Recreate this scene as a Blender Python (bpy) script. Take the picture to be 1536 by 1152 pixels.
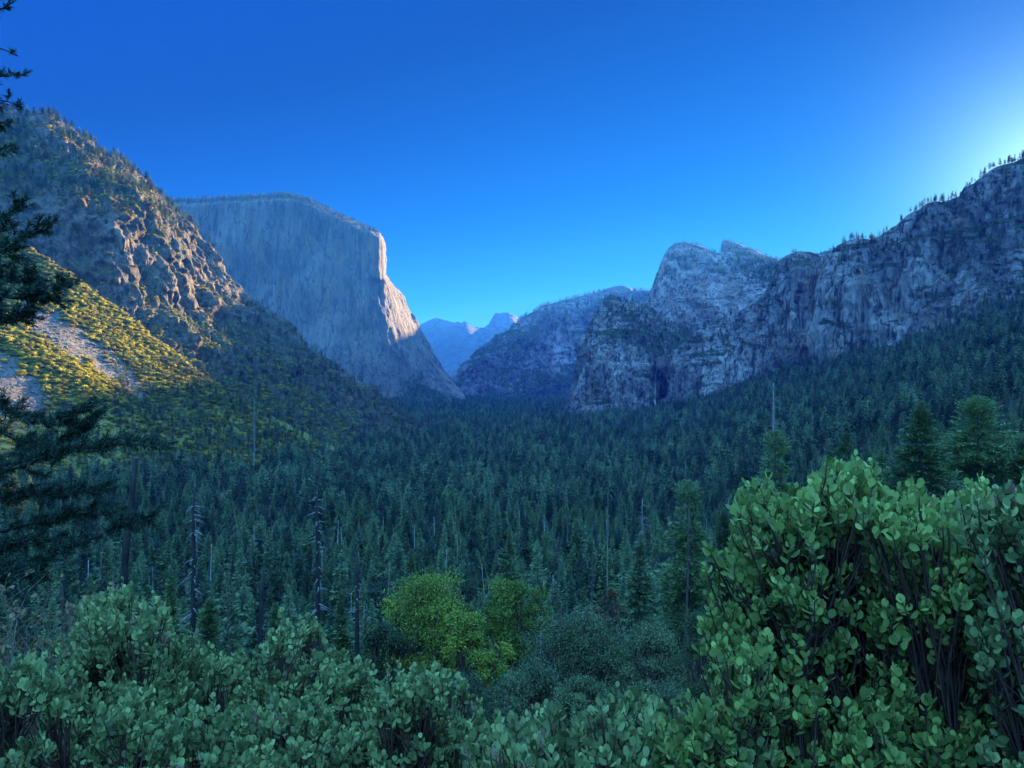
import bpy, math, random
import numpy as np
from mathutils import Vector, Matrix
from mathutils.bvhtree import BVHTree

R = math.radians
rng = np.random.default_rng(7)
random.seed(7)
SC = bpy.context.scene
COL = SC.collection
for o in list(bpy.data.objects):
    bpy.data.objects.remove(o)

# ------------------------------------------------------------------ camera
F, CX, CY = 1109.0, 768.0, 576.0          # focal length and centre in photo pixels
cam_d = bpy.data.cameras.new('camera')
cam = bpy.data.objects.new('camera', cam_d)
COL.objects.link(cam)
cam_d.sensor_width = 36.0
cam_d.lens = 36.0 * F / 1536.0
cam_d.clip_start = 0.05
cam_d.clip_end = 80000.0
cam.location = (0, 0, 0)
cam.rotation_euler = (R(90), 0, 0)
SC.camera = cam

# ------------------------------------------------------------------ sky, sun, exposure
SUN_AZ, SUN_EL = 37.5, 11.1
SKY_RAMP = [(1.4, (.0, .070, .52)), (1.8, (.0, .064, .44)), (2.3, (.001, .110, .58)), (3.0, (.004, .195, .78)), (3.5, (.010, .26, .88)), (4.1, (.026, .37, .95)), (4.8, (.050, .50, .98)), (5.6, (.13, .68, .99)), (7.0, (.28, .84, 1.0))]
SKY_GAIN = 1.95
GLOW, GLOW_DEG = (4.4, 6.6, 4.2, 1), 3.4
SKY_FILL = (2.0, 6.3, 12.6, 1)  # extra out-of-view sky brightness, added as ambient fill
L = Vector((math.sin(R(SUN_AZ)) * math.cos(R(SUN_EL)), math.cos(R(SUN_AZ)) * math.cos(R(SUN_EL)), math.sin(R(SUN_EL))))
world = bpy.data.worlds.new('World')
SC.world = world
world.use_nodes = True
nt = world.node_tree
nt.nodes.clear()
sky = nt.nodes.new('ShaderNodeTexSky')
sky.sky_type = 'NISHITA'
sky.sun_disc = False
sky.sun_elevation = R(SUN_EL)
sky.sun_rotation = R(SUN_AZ)
sky.altitude = 1350.0
sky.air_density = 1.0
sky.dust_density = 0.05
sky.ozone_density = 3.0
def W(kind, **kw):
    n = nt.nodes.new(kind)
    for k, v in kw.items():
        setattr(n, k, v)
    return n
sep = W('ShaderNodeSeparateColor')
div = W('ShaderNodeMath', operation='MULTIPLY')
div.inputs[1].default_value = 1 / 8.0
cr = W('ShaderNodeValToRGB')                                             # grade of the clear sky from deep azure to pale horizon
cr.color_ramp.interpolation = 'LINEAR'
for i, (g_, c_) in enumerate(SKY_RAMP):
    e_ = cr.color_ramp.elements[i] if i < 2 else cr.color_ramp.elements.new(g_ / 8.0)
    e_.position = g_ / 8.0
    e_.color = (*c_, 1)
tint = W('ShaderNodeMix', data_type='RGBA', blend_type='MULTIPLY')
tint.inputs[0].default_value = 1.0
tint.inputs[7].default_value = (SKY_GAIN, SKY_GAIN, SKY_GAIN, 1)
dl = W('ShaderNodeVectorMath', operation='DOT_PRODUCT')
dl.inputs[1].default_value = L
ac = W('ShaderNodeMath', operation='ARCCOSINE')
mn = W('ShaderNodeMath', operation='MULTIPLY')
mn.inputs[1].default_value = -1 / R(GLOW_DEG)
ex = W('ShaderNodeMath', operation='EXPONENT')
glow = W('ShaderNodeMix', data_type='RGBA', blend_type='ADD')
glow.inputs[7].default_value = GLOW
tc = W('ShaderNodeTexCoord')
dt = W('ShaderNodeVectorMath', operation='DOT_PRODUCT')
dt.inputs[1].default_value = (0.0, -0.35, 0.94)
sky_fill = W('ShaderNodeMapRange', interpolation_type='SMOOTHSTEP')         # unseen brightness added overhead and behind the viewpoint to fill the shade
sky_fill.inputs['From Min'].default_value = 0.2
sky_fill.inputs['From Max'].default_value = 0.9
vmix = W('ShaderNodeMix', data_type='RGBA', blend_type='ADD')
vmix.inputs[7].default_value = SKY_FILL
bg = W('ShaderNodeBackground')
bg.inputs['Strength'].default_value = 0.05
wo = W('ShaderNodeOutputWorld')
K = nt.links.new
K(sky.outputs[0], sep.inputs[0]); K(sep.outputs['Green'], div.inputs[0]); K(div.outputs[0], cr.inputs[0]); K(cr.outputs[0], tint.inputs[6])
K(tc.outputs['Generated'], dl.inputs[0]); K(dl.outputs['Value'], ac.inputs[0]); K(ac.outputs[0], mn.inputs[0]); K(mn.outputs[0], ex.inputs[0])
K(ex.outputs[0], glow.inputs[0]); K(tint.outputs[2], glow.inputs[6])
K(tc.outputs['Generated'], dt.inputs[0]); K(dt.outputs['Value'], sky_fill.inputs['Value'])
K(sky_fill.outputs[0], vmix.inputs[0]); K(glow.outputs[2], vmix.inputs[6]); K(vmix.outputs[2], bg.inputs['Color'])
K(bg.outputs[0], wo.inputs['Surface'])

sun_d = bpy.data.lights.new('sun', 'SUN')
sun_d.energy = 4.8
sun_d.angle = R(0.5)
sun_d.color = (1.0, 0.70, 0.34)
sun = bpy.data.objects.new('sun', sun_d)
sun.rotation_euler = (-L).to_track_quat('-Z', 'Y').to_euler()
sun.location = (600, 800, 900)
COL.objects.link(sun)

SC.view_settings.view_transform = 'Standard'
SC.view_settings.look = 'None'
SC.view_settings.exposure = 3.2
SC.view_settings.gamma = 1.0
SC.render.engine = 'CYCLES'
cy = SC.cycles
cy.use_denoising = True
cy.max_bounces = 5
cy.diffuse_bounces = 3
cy.glossy_bounces = 1
cy.transmission_bounces = 2
cy.transparent_max_bounces = 6
cy.volume_bounces = 1
cy.sample_clamp_indirect = 4.0
HAZE_DENSITY = 2.7e-5
HAZE_COLOR = (0.03, 0.24, 0.95, 1)

# ------------------------------------------------------------------ helpers
def P(px, py, d):
    return np.array([d * (px - CX) / F, d, d * (CY - py) / F])

_perm = np.random.default_rng(11).permutation(4096)
_grad = np.random.default_rng(12).normal(size=(4096, 3))
_grad /= np.linalg.norm(_grad, axis=1)[:, None]

def gnoise(p):
    """gradient noise, p (n,3) -> about -0.7..0.7"""
    i = np.floor(p).astype(np.int64)
    f = p - i
    w = f * f * f * (f * (f * 6 - 15) + 10)
    out = np.zeros(len(p))
    for dx in (0, 1):
        wx = w[:, 0] if dx else 1 - w[:, 0]
        for dy in (0, 1):
            wy = w[:, 1] if dy else 1 - w[:, 1]
            for dz in (0, 1):
                wz = w[:, 2] if dz else 1 - w[:, 2]
                h = _perm[(_perm[(_perm[(i[:, 0] + dx) & 4095] + i[:, 1] + dy) & 4095] + i[:, 2] + dz) & 4095]
                g = _grad[h]
                out += wx * wy * wz * (g[:, 0] * (f[:, 0] - dx) + g[:, 1] * (f[:, 1] - dy) + g[:, 2] * (f[:, 2] - dz))
    return out

def fbm(p, octaves=4, gain=0.5, ridged=False):
    a, s, out = 1.0, 0.0, np.zeros(len(p))
    for k in range(octaves):
        n = gnoise(p * 2.03 ** k + 17.3 * k)
        if ridged:
            n = 0.5 - 2.0 * np.abs(n)
        out += a * n
        s += a
        a *= gain
    return out / s

def tag(o, label=None, cat=None, group=None, kind=None):
    if label: o['label'] = label
    if cat: o['category'] = cat
    if group: o['group'] = group
    if kind: o['kind'] = kind
    return o

def make_mesh(name, V, faces, mats=(), smooth=False, attrs=None, fmat=None):
    """V (n,3); faces: list of integer arrays (k,3) or (k,4)"""
    me = bpy.data.meshes.new(name)
    V = np.asarray(V, np.float32)
    me.vertices.add(len(V))
    me.vertices.foreach_set('co', V.ravel())
    lt = np.concatenate([np.full(len(f), f.shape[1], np.int32) for f in faces])
    lv = np.concatenate([np.asarray(f, np.int32).ravel() for f in faces])
    ls = np.concatenate([[0], np.cumsum(lt)[:-1]]).astype(np.int32)
    me.loops.add(len(lv))
    me.loops.foreach_set('vertex_index', lv)
    me.polygons.add(len(lt))
    me.polygons.foreach_set('loop_start', ls)
    me.polygons.foreach_set('loop_total', lt)
    if smooth:
        me.polygons.foreach_set('use_smooth', np.ones(len(lt), bool))
    for m in mats:
        me.materials.append(m)
    if fmat is not None:
        me.polygons.foreach_set('material_index', np.asarray(fmat, np.int32))
    for k, v in (attrs or {}).items():
        a = me.attributes.new(k, 'FLOAT', 'POINT')
        a.data.foreach_set('value', np.asarray(v, np.float32))
    me.update(calc_edges=True)
    return me

def link(name, me, parent=None, loc=None):
    o = bpy.data.objects.new(name, me)
    COL.objects.link(o)
    if parent is not None:
        o.parent = parent
    if loc is not None:
        o.location = loc
    return o

def empty(name, loc=(0, 0, 0), rz=0.0, sc=1.0):
    o = bpy.data.objects.new(name, None)
    COL.objects.link(o)
    o.location = loc
    o.rotation_euler = (0, 0, rz)
    o.scale = (sc, sc, sc)
    o.empty_display_size = 0.2
    return o

class MB:
    """collects vertices and faces of one mesh"""
    def __init__(s):
        s.v, s.f, s.t, s.n = [], [], [], 0
    def add(s, V, *faces, tint=0.5):
        V = np.asarray(V, float)
        s.v.append(V)
        s.t.append(np.broadcast_to(np.asarray(tint, float), (len(V),)))
        for f in faces:
            f = np.asarray(f, np.int64)
            if len(f):
                s.f.append(f + s.n)
        s.n += len(V)
    def tube(s, pts, rad, sides=6, tint=0.5):
        pts = np.asarray(pts, float)
        n = len(pts)
        rad = np.broadcast_to(np.asarray(rad, float), (n,))
        t = np.gradient(pts, axis=0)
        t /= np.linalg.norm(t, axis=1)[:, None] + 1e-9
        ref = np.array([0.31, 0.95, 0.05]) if abs(t[0][2]) > 0.6 else np.array([0.03, 0.05, 1.0])
        a = np.cross(t, ref); a /= np.linalg.norm(a, axis=1)[:, None] + 1e-9
        b = np.cross(t, a)
        th = np.arange(sides) * 2 * math.pi / sides
        ring = a[:, None, :] * np.cos(th)[None, :, None] + b[:, None, :] * np.sin(th)[None, :, None]
        V = (pts[:, None, :] + ring * rad[:, None, None]).reshape(-1, 3)
        i = np.arange(n - 1)[:, None] * sides
        j = np.arange(sides)[None, :]
        k = (j + 1) % sides
        f = np.stack([i + j, i + k, i + sides + k, i + sides + j], -1).reshape(-1, 4)
        V = np.vstack([V, pts[-1:]])
        cap = np.stack([(n - 1) * sides + np.arange(sides), (n - 1) * sides + (np.arange(sides) + 1) % sides, np.full(sides, n * sides)], -1)
        s.add(V, f, cap, tint=tint)
    def mesh(s, name, mats, smooth=False):
        return make_mesh(name, np.vstack(s.v), s.f, mats, smooth, {'tint': np.concatenate(s.t)})

# ------------------------------------------------------------------ materials
def new_mat(name):
    m = bpy.data.materials.new(name)
    m.use_nodes = True
    t = m.node_tree
    t.nodes.clear()
    out = t.nodes.new('ShaderNodeOutputMaterial')
    bs = t.nodes.new('ShaderNodeBsdfPrincipled')
    bs.inputs['Specular IOR Level'].default_value = 0.25
    t.links.new(bs.outputs[0], out.inputs['Surface'])
    return m, t, bs, out

def N(t, kind, **kw):
    n = t.nodes.new(kind)
    for k, v in kw.items():
        if k in n.inputs:
            n.inputs[k].default_value = v
        else:
            setattr(n, k, v)
    return n

def coords(t, scale, rot=(0, 0, 0)):
    tc = N(t, 'ShaderNodeTexCoord')
    mp = N(t, 'ShaderNodeMapping')
    mp.inputs['Scale'].default_value = scale
    mp.inputs['Rotation'].default_value = rot
    t.links.new(tc.outputs['Object'], mp.inputs['Vector'])
    return mp.outputs[0]

def noise(t, vec, scale=1.0, detail=6.0, rough=0.6, dist=0.0):
    n = N(t, 'ShaderNodeTexNoise')
    n.inputs['Scale'].default_value = scale
    n.inputs['Detail'].default_value = detail
    n.inputs['Roughness'].default_value = rough
    n.inputs['Distortion'].default_value = dist
    if vec is not None:
        t.links.new(vec, n.inputs['Vector'])
    return n.outputs[0]

def ramp(t, fac, a, b, lo=0.0, hi=1.0):
    n = N(t, 'ShaderNodeMapRange')
    n.interpolation_type = 'SMOOTHSTEP'
    n.inputs['From Min'].default_value = a
    n.inputs['From Max'].default_value = b
    n.inputs['To Min'].default_value = lo
    n.inputs['To Max'].default_value = hi
    t.links.new(fac, n.inputs['Value'])
    return n.outputs[0]

def mix(t, fac, a, b, mode='MIX'):
    n = N(t, 'ShaderNodeMix')
    n.data_type = 'RGBA'
    n.blend_type = mode
    for idx, v in ((0, fac), (6, a), (7, b)):
        if isinstance(v, (int, float)):
            n.inputs[idx].default_value = v
        elif isinstance(v, tuple):
            n.inputs[idx].default_value = (*v, 1)
        else:
            t.links.new(v, n.inputs[idx])
    return n.outputs[2]

def math_(t, op, a, b=0.0):
    n = N(t, 'ShaderNodeMath', operation=op)
    for i, v in enumerate((a, b)):
        if isinstance(v, (int, float)):
            n.inputs[i].default_value = v
        else:
            t.links.new(v, n.inputs[i])
    return n.outputs[0]

def attr(t, name):
    n = N(t, 'ShaderNodeAttribute')
    n.attribute_name = name
    return n.outputs['Fac']

def bump(t, bs, h, strength=0.6, dist=1.0):
    b = N(t, 'ShaderNodeBump')
    b.inputs['Strength'].default_value = strength
    b.inputs['Distance'].default_value = dist
    t.links.new(h, b.inputs['Height'])
    t.links.new(b.outputs[0], bs.inputs['Normal'])

def rock_material(name, unit, light, mid, dark, tan, veg_a, veg_b, zst=4.0, tan_amt=0.3, streak=0.8, soil=(0.075, 0.064, 0.048), ledges=0.75):
    """weathered granite: patches, water streaks, ochre stains, plants where the vertex attribute 'veg' is high; unit = feature size in metres"""
    m, t, bs, out = new_mat(name)
    big = noise(t, coords(t, (1 / (unit * 6), 1 / (unit * 6), 1 / (unit * 12))), 1.0, 6, 0.62, 0.15)
    st = noise(t, coords(t, (1 / unit, 1 / unit, 1 / (unit * zst))), 1.0, 7, 0.66, 0.05)
    fine = noise(t, coords(t, (3.2 / unit, 3.2 / unit, 0.7 / unit)), 1.0, 7, 0.66, 0.0)
    pat = noise(t, coords(t, (1 / (unit * 3.3), 1 / (unit * 3.3), 1 / (unit * 9)), (0.1, 0.1, 0)), 1.0, 5, 0.6, 0.2)
    zone = noise(t, coords(t, (1 / (unit * 15), 1 / (unit * 15), 1 / (unit * 13)), (0.2, 0.4, 0.3)), 1.0, 4, 0.55, 0.2)
    c = mix(t, ramp(t, big, 0.38, 0.66), mid, light)
    c = mix(t, ramp(t, zone, 0.53, 0.66, 0.0, 0.5), c, dark)
    c = mix(t, ramp(t, zone, 0.42, 0.32, 0.0, 0.55), c, light)
    st2 = noise(t, coords(t, (2.6 / unit, 2.6 / unit, 1.6 / (unit * zst)), (0, 0, 0.4)), 1.0, 6, 0.66, 0.05)
    c = mix(t, ramp(t, st, 0.48, 0.64, 0.0, streak), c, dark)
    c = mix(t, ramp(t, st2, 0.42, 0.30, 0.0, 0.7), c, light)
    c = mix(t, ramp(t, fine, 0.54, 0.70, 0.0, 0.6), c, dark)
    c = mix(t, ramp(t, fine, 0.36, 0.22, 0.0, 0.5), c, light)
    c = mix(t, ramp(t, pat, 0.50, 0.66, 0.0, tan_amt), c, tan)
    # joints: thin dark lines where two broad slanted noises cross their middle
    for ang, sc_ in ((0.5, 5.0), (-0.35, 3.2)):
        jn = noise(t, coords(t, (1 / (unit * sc_), 1 / (unit * sc_), 0.26 / (unit * sc_)), (0, ang * 0.7, 0)), 1.0, 4, 0.55, 0.05)
        jl = ramp(t, math_(t, 'ABSOLUTE', math_(t, 'SUBTRACT', jn, 0.5)), 0.013, 0.003, 0.0, 0.8)
        c = mix(t, jl, c, dark)
    # slanting ledges that carry plants
    ldn = noise(t, coords(t, (0.13 / unit, 0.13 / unit, 0.55 / unit), (0, 0.55, 0)), 1.0, 5, 0.6, 0.5)
    ledge = ramp(t, ldn, 0.55, 0.66, 0.0, ledges)
    vegn = noise(t, coords(t, (1 / (unit * 0.9), 1 / (unit * 0.9), 1 / (unit * 0.9))), 1.0, 8, 0.72, 0.4)
    vc = mix(t, ramp(t, noise(t, coords(t, (2.3 / unit,) * 3), 1.0, 6, 0.7), 0.38, 0.64), veg_a, veg_b)
    soilf = ramp(t, math_(t, 'ADD', math_(t, 'ADD', attr(t, 'veg'), ledge), math_(t, 'MULTIPLY', math_(t, 'SUBTRACT', big, 0.5), 1.5)), 0.35, 0.7, 0.0, 0.6)
    c = mix(t, soilf, c, soil)
    f = ramp(t, math_(t, 'ADD', math_(t, 'ADD', attr(t, 'veg'), ledge), math_(t, 'MULTIPLY', math_(t, 'SUBTRACT', vegn, 0.5), 2.6)), 0.44, 0.62)
    c = mix(t, f, c, vc)
    t.links.new(c, bs.inputs['Base Color'])
    bs.inputs['Roughness'].default_value = 0.85
    h = math_(t, 'ADD', math_(t, 'ADD', math_(t, 'MULTIPLY', st, 1.2), fine), math_(t, 'MULTIPLY', f, 0.5))
    bump(t, bs, h, 1.0, unit * 0.8)
    return m

# ------------------------------------------------------------------ ground sheet (height table over bearing and distance)
G_PX = np.array([-2600, -1000, -300, 0, 300, 600, 800, 1000, 1200, 1536, 1900, 2600, 4200.])
G_D = np.array([0.4, 2, 5, 10, 25, 60, 150, 300, 600, 1000, 1500, 2200, 3200, 4500, 6000, 12000, 20000.])
G_Z = np.array([
    # .4    2     5    10    25   60   150   300   600  1000  1500  2200  3200  4500  6000 12000 20000
    [-1.7, -2.0, -3.2, -5, -9, -12, -10,   0,   60,  200,  400,  600,  600,  600,  600,  600,  600],
    [-1.7, -2.1, -3.4, -6, -12, -20, -30,  -30,   10,  120,  300,  500,  500,  500,  500,  500,  500],
    [-1.7, -2.2, -3.6, -6.3, -13, -25, -45, -65,  -60,   -5,  120,  300,  350,  350,  350,  350,  350],
    [-1.7, -2.2, -3.7, -6.8, -15.5, -32, -62, -100, -116,  -82,    0,  120,  160,  160,  160,  160,  160],
    [-1.7, -2.3, -3.8, -6.8, -16, -34, -66, -110, -134, -124, -105,  -40,   20,   20,   20,   20,   20],
    [-1.7, -2.3, -3.8, -6.8, -16, -34, -67, -113, -141, -141, -140, -138, -130, -100,  -60,  -60,  -60],
    [-1.7, -2.3, -3.8, -6.8, -16, -34, -67, -113, -141, -142, -142, -142, -142, -143, -144, -100,    0],
    [-1.7, -2.3, -3.8, -6.8, -15.5, -32, -62, -103, -134, -138, -136, -122,  -92,  -60,  -40,    0,  100],
    [-1.7, -2.2, -3.6, -6.5, -14, -27, -50, -76,  -100,  -84,  -40,   25,  120,  150,  200,  300,  400],
    [-1.7, -2.1, -3.3, -5.8, -11, -20, -33, -44,  -38,   28,  128,  230,  330,  400,  400,  400,  400],
    [-1.7, -2.0, -3.0, -5, -9, -14, -18,  -10,   40,  150,  290,  450,  600,  600,  600,  600,  600],
    [-1.7, -1.9, -2.6, -4, -6, -6,   5,   40,  130,  280,  450,  650,  700,  700,  700,  700,  700],
    [-1.7, -1.7, -2.0, -2.5, -2,  5,  30,   80,  190,  360,  550,  700,  700,  700,  700,  700,  700],
])
_gu = np.linspace(-2600, 4200, 273)                # 25 px
_gl = np.linspace(math.log(0.4), math.log(20000), 260)
_tmp = np.stack([np.interp(_gl, np.log(G_D), G_Z[i]) for i in range(len(G_PX))])
_GT = np.stack([np.interp(_gu, G_PX, _tmp[:, j]) for j in range(len(_gl))], 1)
for _ in range(10):                                # soften the joints of the table
    g = np.pad(_GT, 1, mode='edge')
    _GT = 0.5 * _GT + 0.125 * (g[2:, 1:-1] + g[:-2, 1:-1] + g[1:-1, 2:] + g[1:-1, :-2])

def ground_base(px, d):
    u = np.clip((np.asarray(px, float) + 2600) / 25.0, 0, 271.999)
    v = np.clip((np.log(np.maximum(d, 0.41)) - _gl[0]) / (_gl[1] - _gl[0]), 0, 258.999)
    i, j = u.astype(int), v.astype(int)
    fu, fv = u - i, v - j
    return (_GT[i, j] * (1 - fu) * (1 - fv) + _GT[i + 1, j] * fu * (1 - fv) + _GT[i, j + 1] * (1 - fu) * fv + _GT[i + 1, j + 1] * fu * fv)

def ground_z(x, y):
    x, y = np.asarray(x, float), np.maximum(np.asarray(y, float), 0.4)
    z = ground_base(CX + F * x / y, y)
    q = np.stack([x / 180.0, y / 180.0, np.zeros_like(x)], -1).reshape(-1, 3)
    n = fbm(q, 4).reshape(x.shape)
    return z + n * np.clip(y * 0.02, 0.05, 14.0)

def build_ground():
    us = np.concatenate([np.linspace(-2600, -300, 30)[:-1], np.linspace(-300, 1900, 200), np.linspace(1900, 4200, 30)[1:]])
    ds = np.exp(np.linspace(math.log(0.4), math.log(20000), 300))
    U, D = np.meshgrid(us, ds, indexing='ij')
    X, Y = D * (U - CX) / F, D
    Z = ground_z(X, Y)
    V = np.stack([X, Y, Z], -1).reshape(-1, 3)
    nu, nd = len(us), len(ds)
    i = np.arange(nu - 1)[:, None] * nd
    j = np.arange(nd - 1)[None, :]
    f = np.stack([i + j, i + nd + j, i + nd + j + 1, i + j + 1], -1).reshape(-1, 4)
    # the shelf the photographer stands on, behind the camera
    a = np.arange(0, nu)
    back = V[a * nd].copy()
    back2 = np.stack([back[:, 0] * 20, np.full(nu, -60.0), np.full(nu, -1.0)], -1)
    base = len(V)
    V = np.vstack([V, back2])
    f2 = np.stack([base + a[:-1], base + a[1:], a[1:] * nd, a[:-1] * nd], -1)
    m, t, bs, out = new_mat('forest_floor')
    n1 = noise(t, coords(t, (1 / 30.0,) * 3), 1.0, 8, 0.65)
    n2 = noise(t, coords(t, (1 / 3.0,) * 3), 1.0, 8, 0.7)
    c = mix(t, ramp(t, n1, 0.4, 0.6), (0.026, 0.034, 0.016), (0.050, 0.042, 0.026))
    c = mix(t, ramp(t, n2, 0.45, 0.7, 0, 0.8), c, (0.022, 0.034, 0.016))
    t.links.new(c, bs.inputs['Base Color'])
    bs.inputs['Roughness'].default_value = 0.95
    bump(t, bs, n2, 0.8, 0.6)
    me = make_mesh('ground', V, [f, f2], [m], True)
    o = link('ground', me)
    tag(o, 'dark forested valley floor and slopes below the viewpoint', 'ground', kind='structure')
    return o
build_ground()

# ------------------------------------------------------------------ mountains
BVH = []          # (name, bvh, veg per face)
CREST = {}
SURF = {}

def mountain(name, key, rows, nu, nv, amp, ns, zst, mat, label, cat, jag=4.0, back=500.0, w=0.6, ridged=0.35, blur=3, steep_veg=0.9, crest_keep=0.35, vbias=0.0, oct_=6, blocky=1.0, pillar=0.0):
    res = []
    for r in rows:
        a = np.array([(*p, 0.0) if len(p) == 3 else p for p in r], float)
        s = np.concatenate([[0], np.cumsum(np.hypot(np.diff(a[:, 0]), w * np.diff(a[:, 1])) + 1e-6)])
        s /= s[-1]
        q = np.linspace(0, 1, nu)
        res.append(np.stack([np.interp(q, s, a[:, k]) for k in range(4)], -1))
    A = np.stack(res)                                       # rows, nu, 4
    gap = np.array([np.mean(np.hypot(*(A[i + 1, :, :2] - A[i, :, :2]).T)) + 0.02 * np.mean(np.abs(A[i + 1, :, 2] - A[i, :, 2])) for i in range(len(A) - 1)])
    vv = np.concatenate([[0], np.cumsum(gap)]); vv /= vv[-1]
    q = np.linspace(0, 1, nv)
    idx = np.clip(np.searchsorted(vv, q, side='right') - 1, 0, len(vv) - 2)
    fr = ((q - vv[idx]) / (vv[idx + 1] - vv[idx]))[:, None, None]
    G = A[idx] * (1 - fr) + A[idx + 1] * fr                 # nv, nu, 4
    for _ in range(blur):
        G[1:-1] = 0.5 * G[1:-1] + 0.25 * (G[2:] + G[:-2])
        G[1:, 1:-1] = 0.5 * G[1:, 1:-1] + 0.25 * (G[1:, 2:] + G[1:, :-2])
    X = np.stack([G[..., 2] * (G[..., 0] - CX) / F, G[..., 2], G[..., 2] * (CY - G[..., 1]) / F], -1)
    veg = G[..., 3]
    # far side of the mountain, behind the crest
    crest = X[0]
    k = 8
    B = []
    for i in range(k, 0, -1):
        f = i / k
        b = crest.copy()
        b[:, :2] *= (1 + back * f / np.maximum(crest[:, 1:2], 1))
        b[:, 2] = crest[:, 2] - (crest[:, 2] + 250) * f ** 1.6
        B.append(b)
    X = np.concatenate([np.stack(B), X])
    veg = np.concatenate([np.repeat(veg[:1], k, 0), veg])
    def normals(X):
        du = np.gradient(X, axis=1); dv = np.gradient(X, axis=0)
        n = np.cross(dv, du)
        n /= np.linalg.norm(n, axis=-1, keepdims=True) + 1e-9
        return n
    Nn = normals(X)
    q3 = X.reshape(-1, 3) / np.array([ns, ns, ns * zst])
    h = (1 - ridged) * 1.6 * fbm(q3, oct_, 0.55) + ridged * fbm(q3 * 1.7 + 5.1, oct_ - 1, 0.5, True)
    # blocky joints: stepped noise gives ledges, corners and cracks
    tq = fbm(q3 * np.array([2.3, 2.3, 1.5]) + 9.7, 4, 0.55) * 7.0
    fl = np.floor(tq); fr_ = tq - fl
    h = h + blocky * 0.16 * (fl + np.clip((fr_ - 0.72) / 0.28, 0, 1)) + blocky * 0.22 * fbm(q3 * np.array([6.5, 6.5, 3.2]) + 3.3, 3, 0.6, True)
    # upright pillars and recesses
    qp = X.reshape(-1, 3) / np.array([ns * 0.85, ns * 0.85, ns * zst * 3.0])
    h = h + pillar * (1.1 * np.abs(fbm(qp + 2.2, 3, 0.5)) ** 0.7 - 0.9 * np.clip(fbm(qp * 0.9 + 7.7, 2, 0.5, True) - 0.18, 0, 1))
    h = h.reshape(X.shape[:2])
    damp = np.ones(X.shape[0])
    damp[:k + 1] = crest_keep
    damp[k:k + 10] = np.linspace(crest_keep, 1, 10)
    Nh = Nn.copy(); Nh[..., 2] *= 0.4
    X = X + Nh * (amp * h * damp[:, None])[..., None]
    jn = fbm(X[k] / np.array([ns * 0.22, ns * 0.22, ns * 0.22]), 4, 0.6)
    jf = np.zeros(X.shape[0]); jf[k] = 1; jf[k - 1] = 0.7; jf[k + 1:k + 6] = np.linspace(0.8, 0.1, 5)
    X[..., 2] += jag * 2.0 * jn[None, :] * jf[:, None]
    Nn = normals(X)
    veg = veg + (Nn[..., 2] - 0.5) * steep_veg + vbias
    nr, nc = X.shape[:2]
    i = np.arange(nr - 1)[:, None] * nc
    j = np.arange(nc - 1)[None, :]
    f = np.stack([i + j, i + nc + j, i + nc + j + 1, i + j + 1], -1).reshape(-1, 4)
    me = make_mesh(name, X.reshape(-1, 3), [f], [mat], True, {'veg': veg.ravel()})
    o = link(name, me)
    tag(o, label, cat, kind='structure')
    BVH.append((key, BVHTree.FromPolygons([tuple(v) for v in X.reshape(-1, 3)], [tuple(x) for x in f]), veg.ravel()[f[:, 0]]))
    CREST[key] = X[k]
    SURF[key] = (X[k:], Nn[k:], veg[k:])
    return o
# ---- materials of the rock
VEG_A, VEG_B = (0.022, 0.038, 0.020), (0.055, 0.075, 0.030)
rk_far = rock_material('pale_far_granite', 140, (0.11, 0.107, 0.103), (0.08, 0.078, 0.076), (0.03, 0.03, 0.03), (0.06, 0.055, 0.045), VEG_A, VEG_B, 3.0, 0.1, ledges=0.3)
rk_mid = rock_material('wooded_granite', 55, (0.27, 0.265, 0.26), (0.075, 0.073, 0.071), (0.025, 0.025, 0.025), (0.165, 0.128, 0.090), VEG_A, VEG_B, 3.2, 0.15)
rk_cap = rock_material('smooth_pale_granite', 30, (0.180, 0.160, 0.135), (0.098, 0.089, 0.077), (0.028, 0.026, 0.024), (0.19, 0.128, 0.068), VEG_A, VEG_B, 9.0, 0.55, 0.85, ledges=0.12)
rk_cat = rock_material('streaked_granite', 24, (0.33, 0.315, 0.295), (0.125, 0.12, 0.113), (0.024, 0.024, 0.024), (0.21, 0.145, 0.085), VEG_A, VEG_B, 8.0, 0.5, 0.9, ledges=1.05)
rk_hill = rock_material('broken_granite', 15, (0.155, 0.135, 0.108), (0.072, 0.063, 0.051), (0.024, 0.022, 0.020), (0.225, 0.143, 0.075), (0.032, 0.045, 0.018), (0.10, 0.105, 0.035), 2.2, 0.35, 0.9)
rk_apron = rock_material('brushy_slope', 5, (0.17, 0.155, 0.135), (0.09, 0.082, 0.07), (0.03, 0.027, 0.023), (0.225, 0.165, 0.098), (0.10, 0.10, 0.022), (0.26, 0.225, 0.036), 1.5, 0.3, 0.6, ledges=0.0)

# ---- far end of the valley
mountain('domed_mountain', 'far', [
    [(560, 520, 13760), (600, 500, 13500), (620, 491, 13420), (632, 486, 13412), (645, 480, 13295), (655, 476.5, 13205), (664, 479, 13124), (674, 482, 13034), (682, 484, 12962), (687, 482, 13017), (692, 485, 12972), (697, 481.5, 12927), (703, 486, 12873), (711, 490, 12901), (722, 491, 13002), (740, 492, 13040), (800, 500, 12600)],
    [(560, 545, 13260), (640, 520, 12540), (680, 500, 12480), (700, 498, 12500), (730, 505, 12630), (800, 520, 12100)],
    [(560, 600, 12260), (640, 560, 11540), (690, 548, 11290), (730, 545, 11530), (800, 545, 11100)],
    [(560, 630, 11260), (680, 615, 10180), (800, 615, 9600)]],
    240, 110, 110, 900, 1.6, rk_far, 'pale blue domed mountain closing the valley, left of the half dome', 'mountain', jag=9, back=2500, blur=6, steep_veg=0.5, blocky=0.4)
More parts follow.
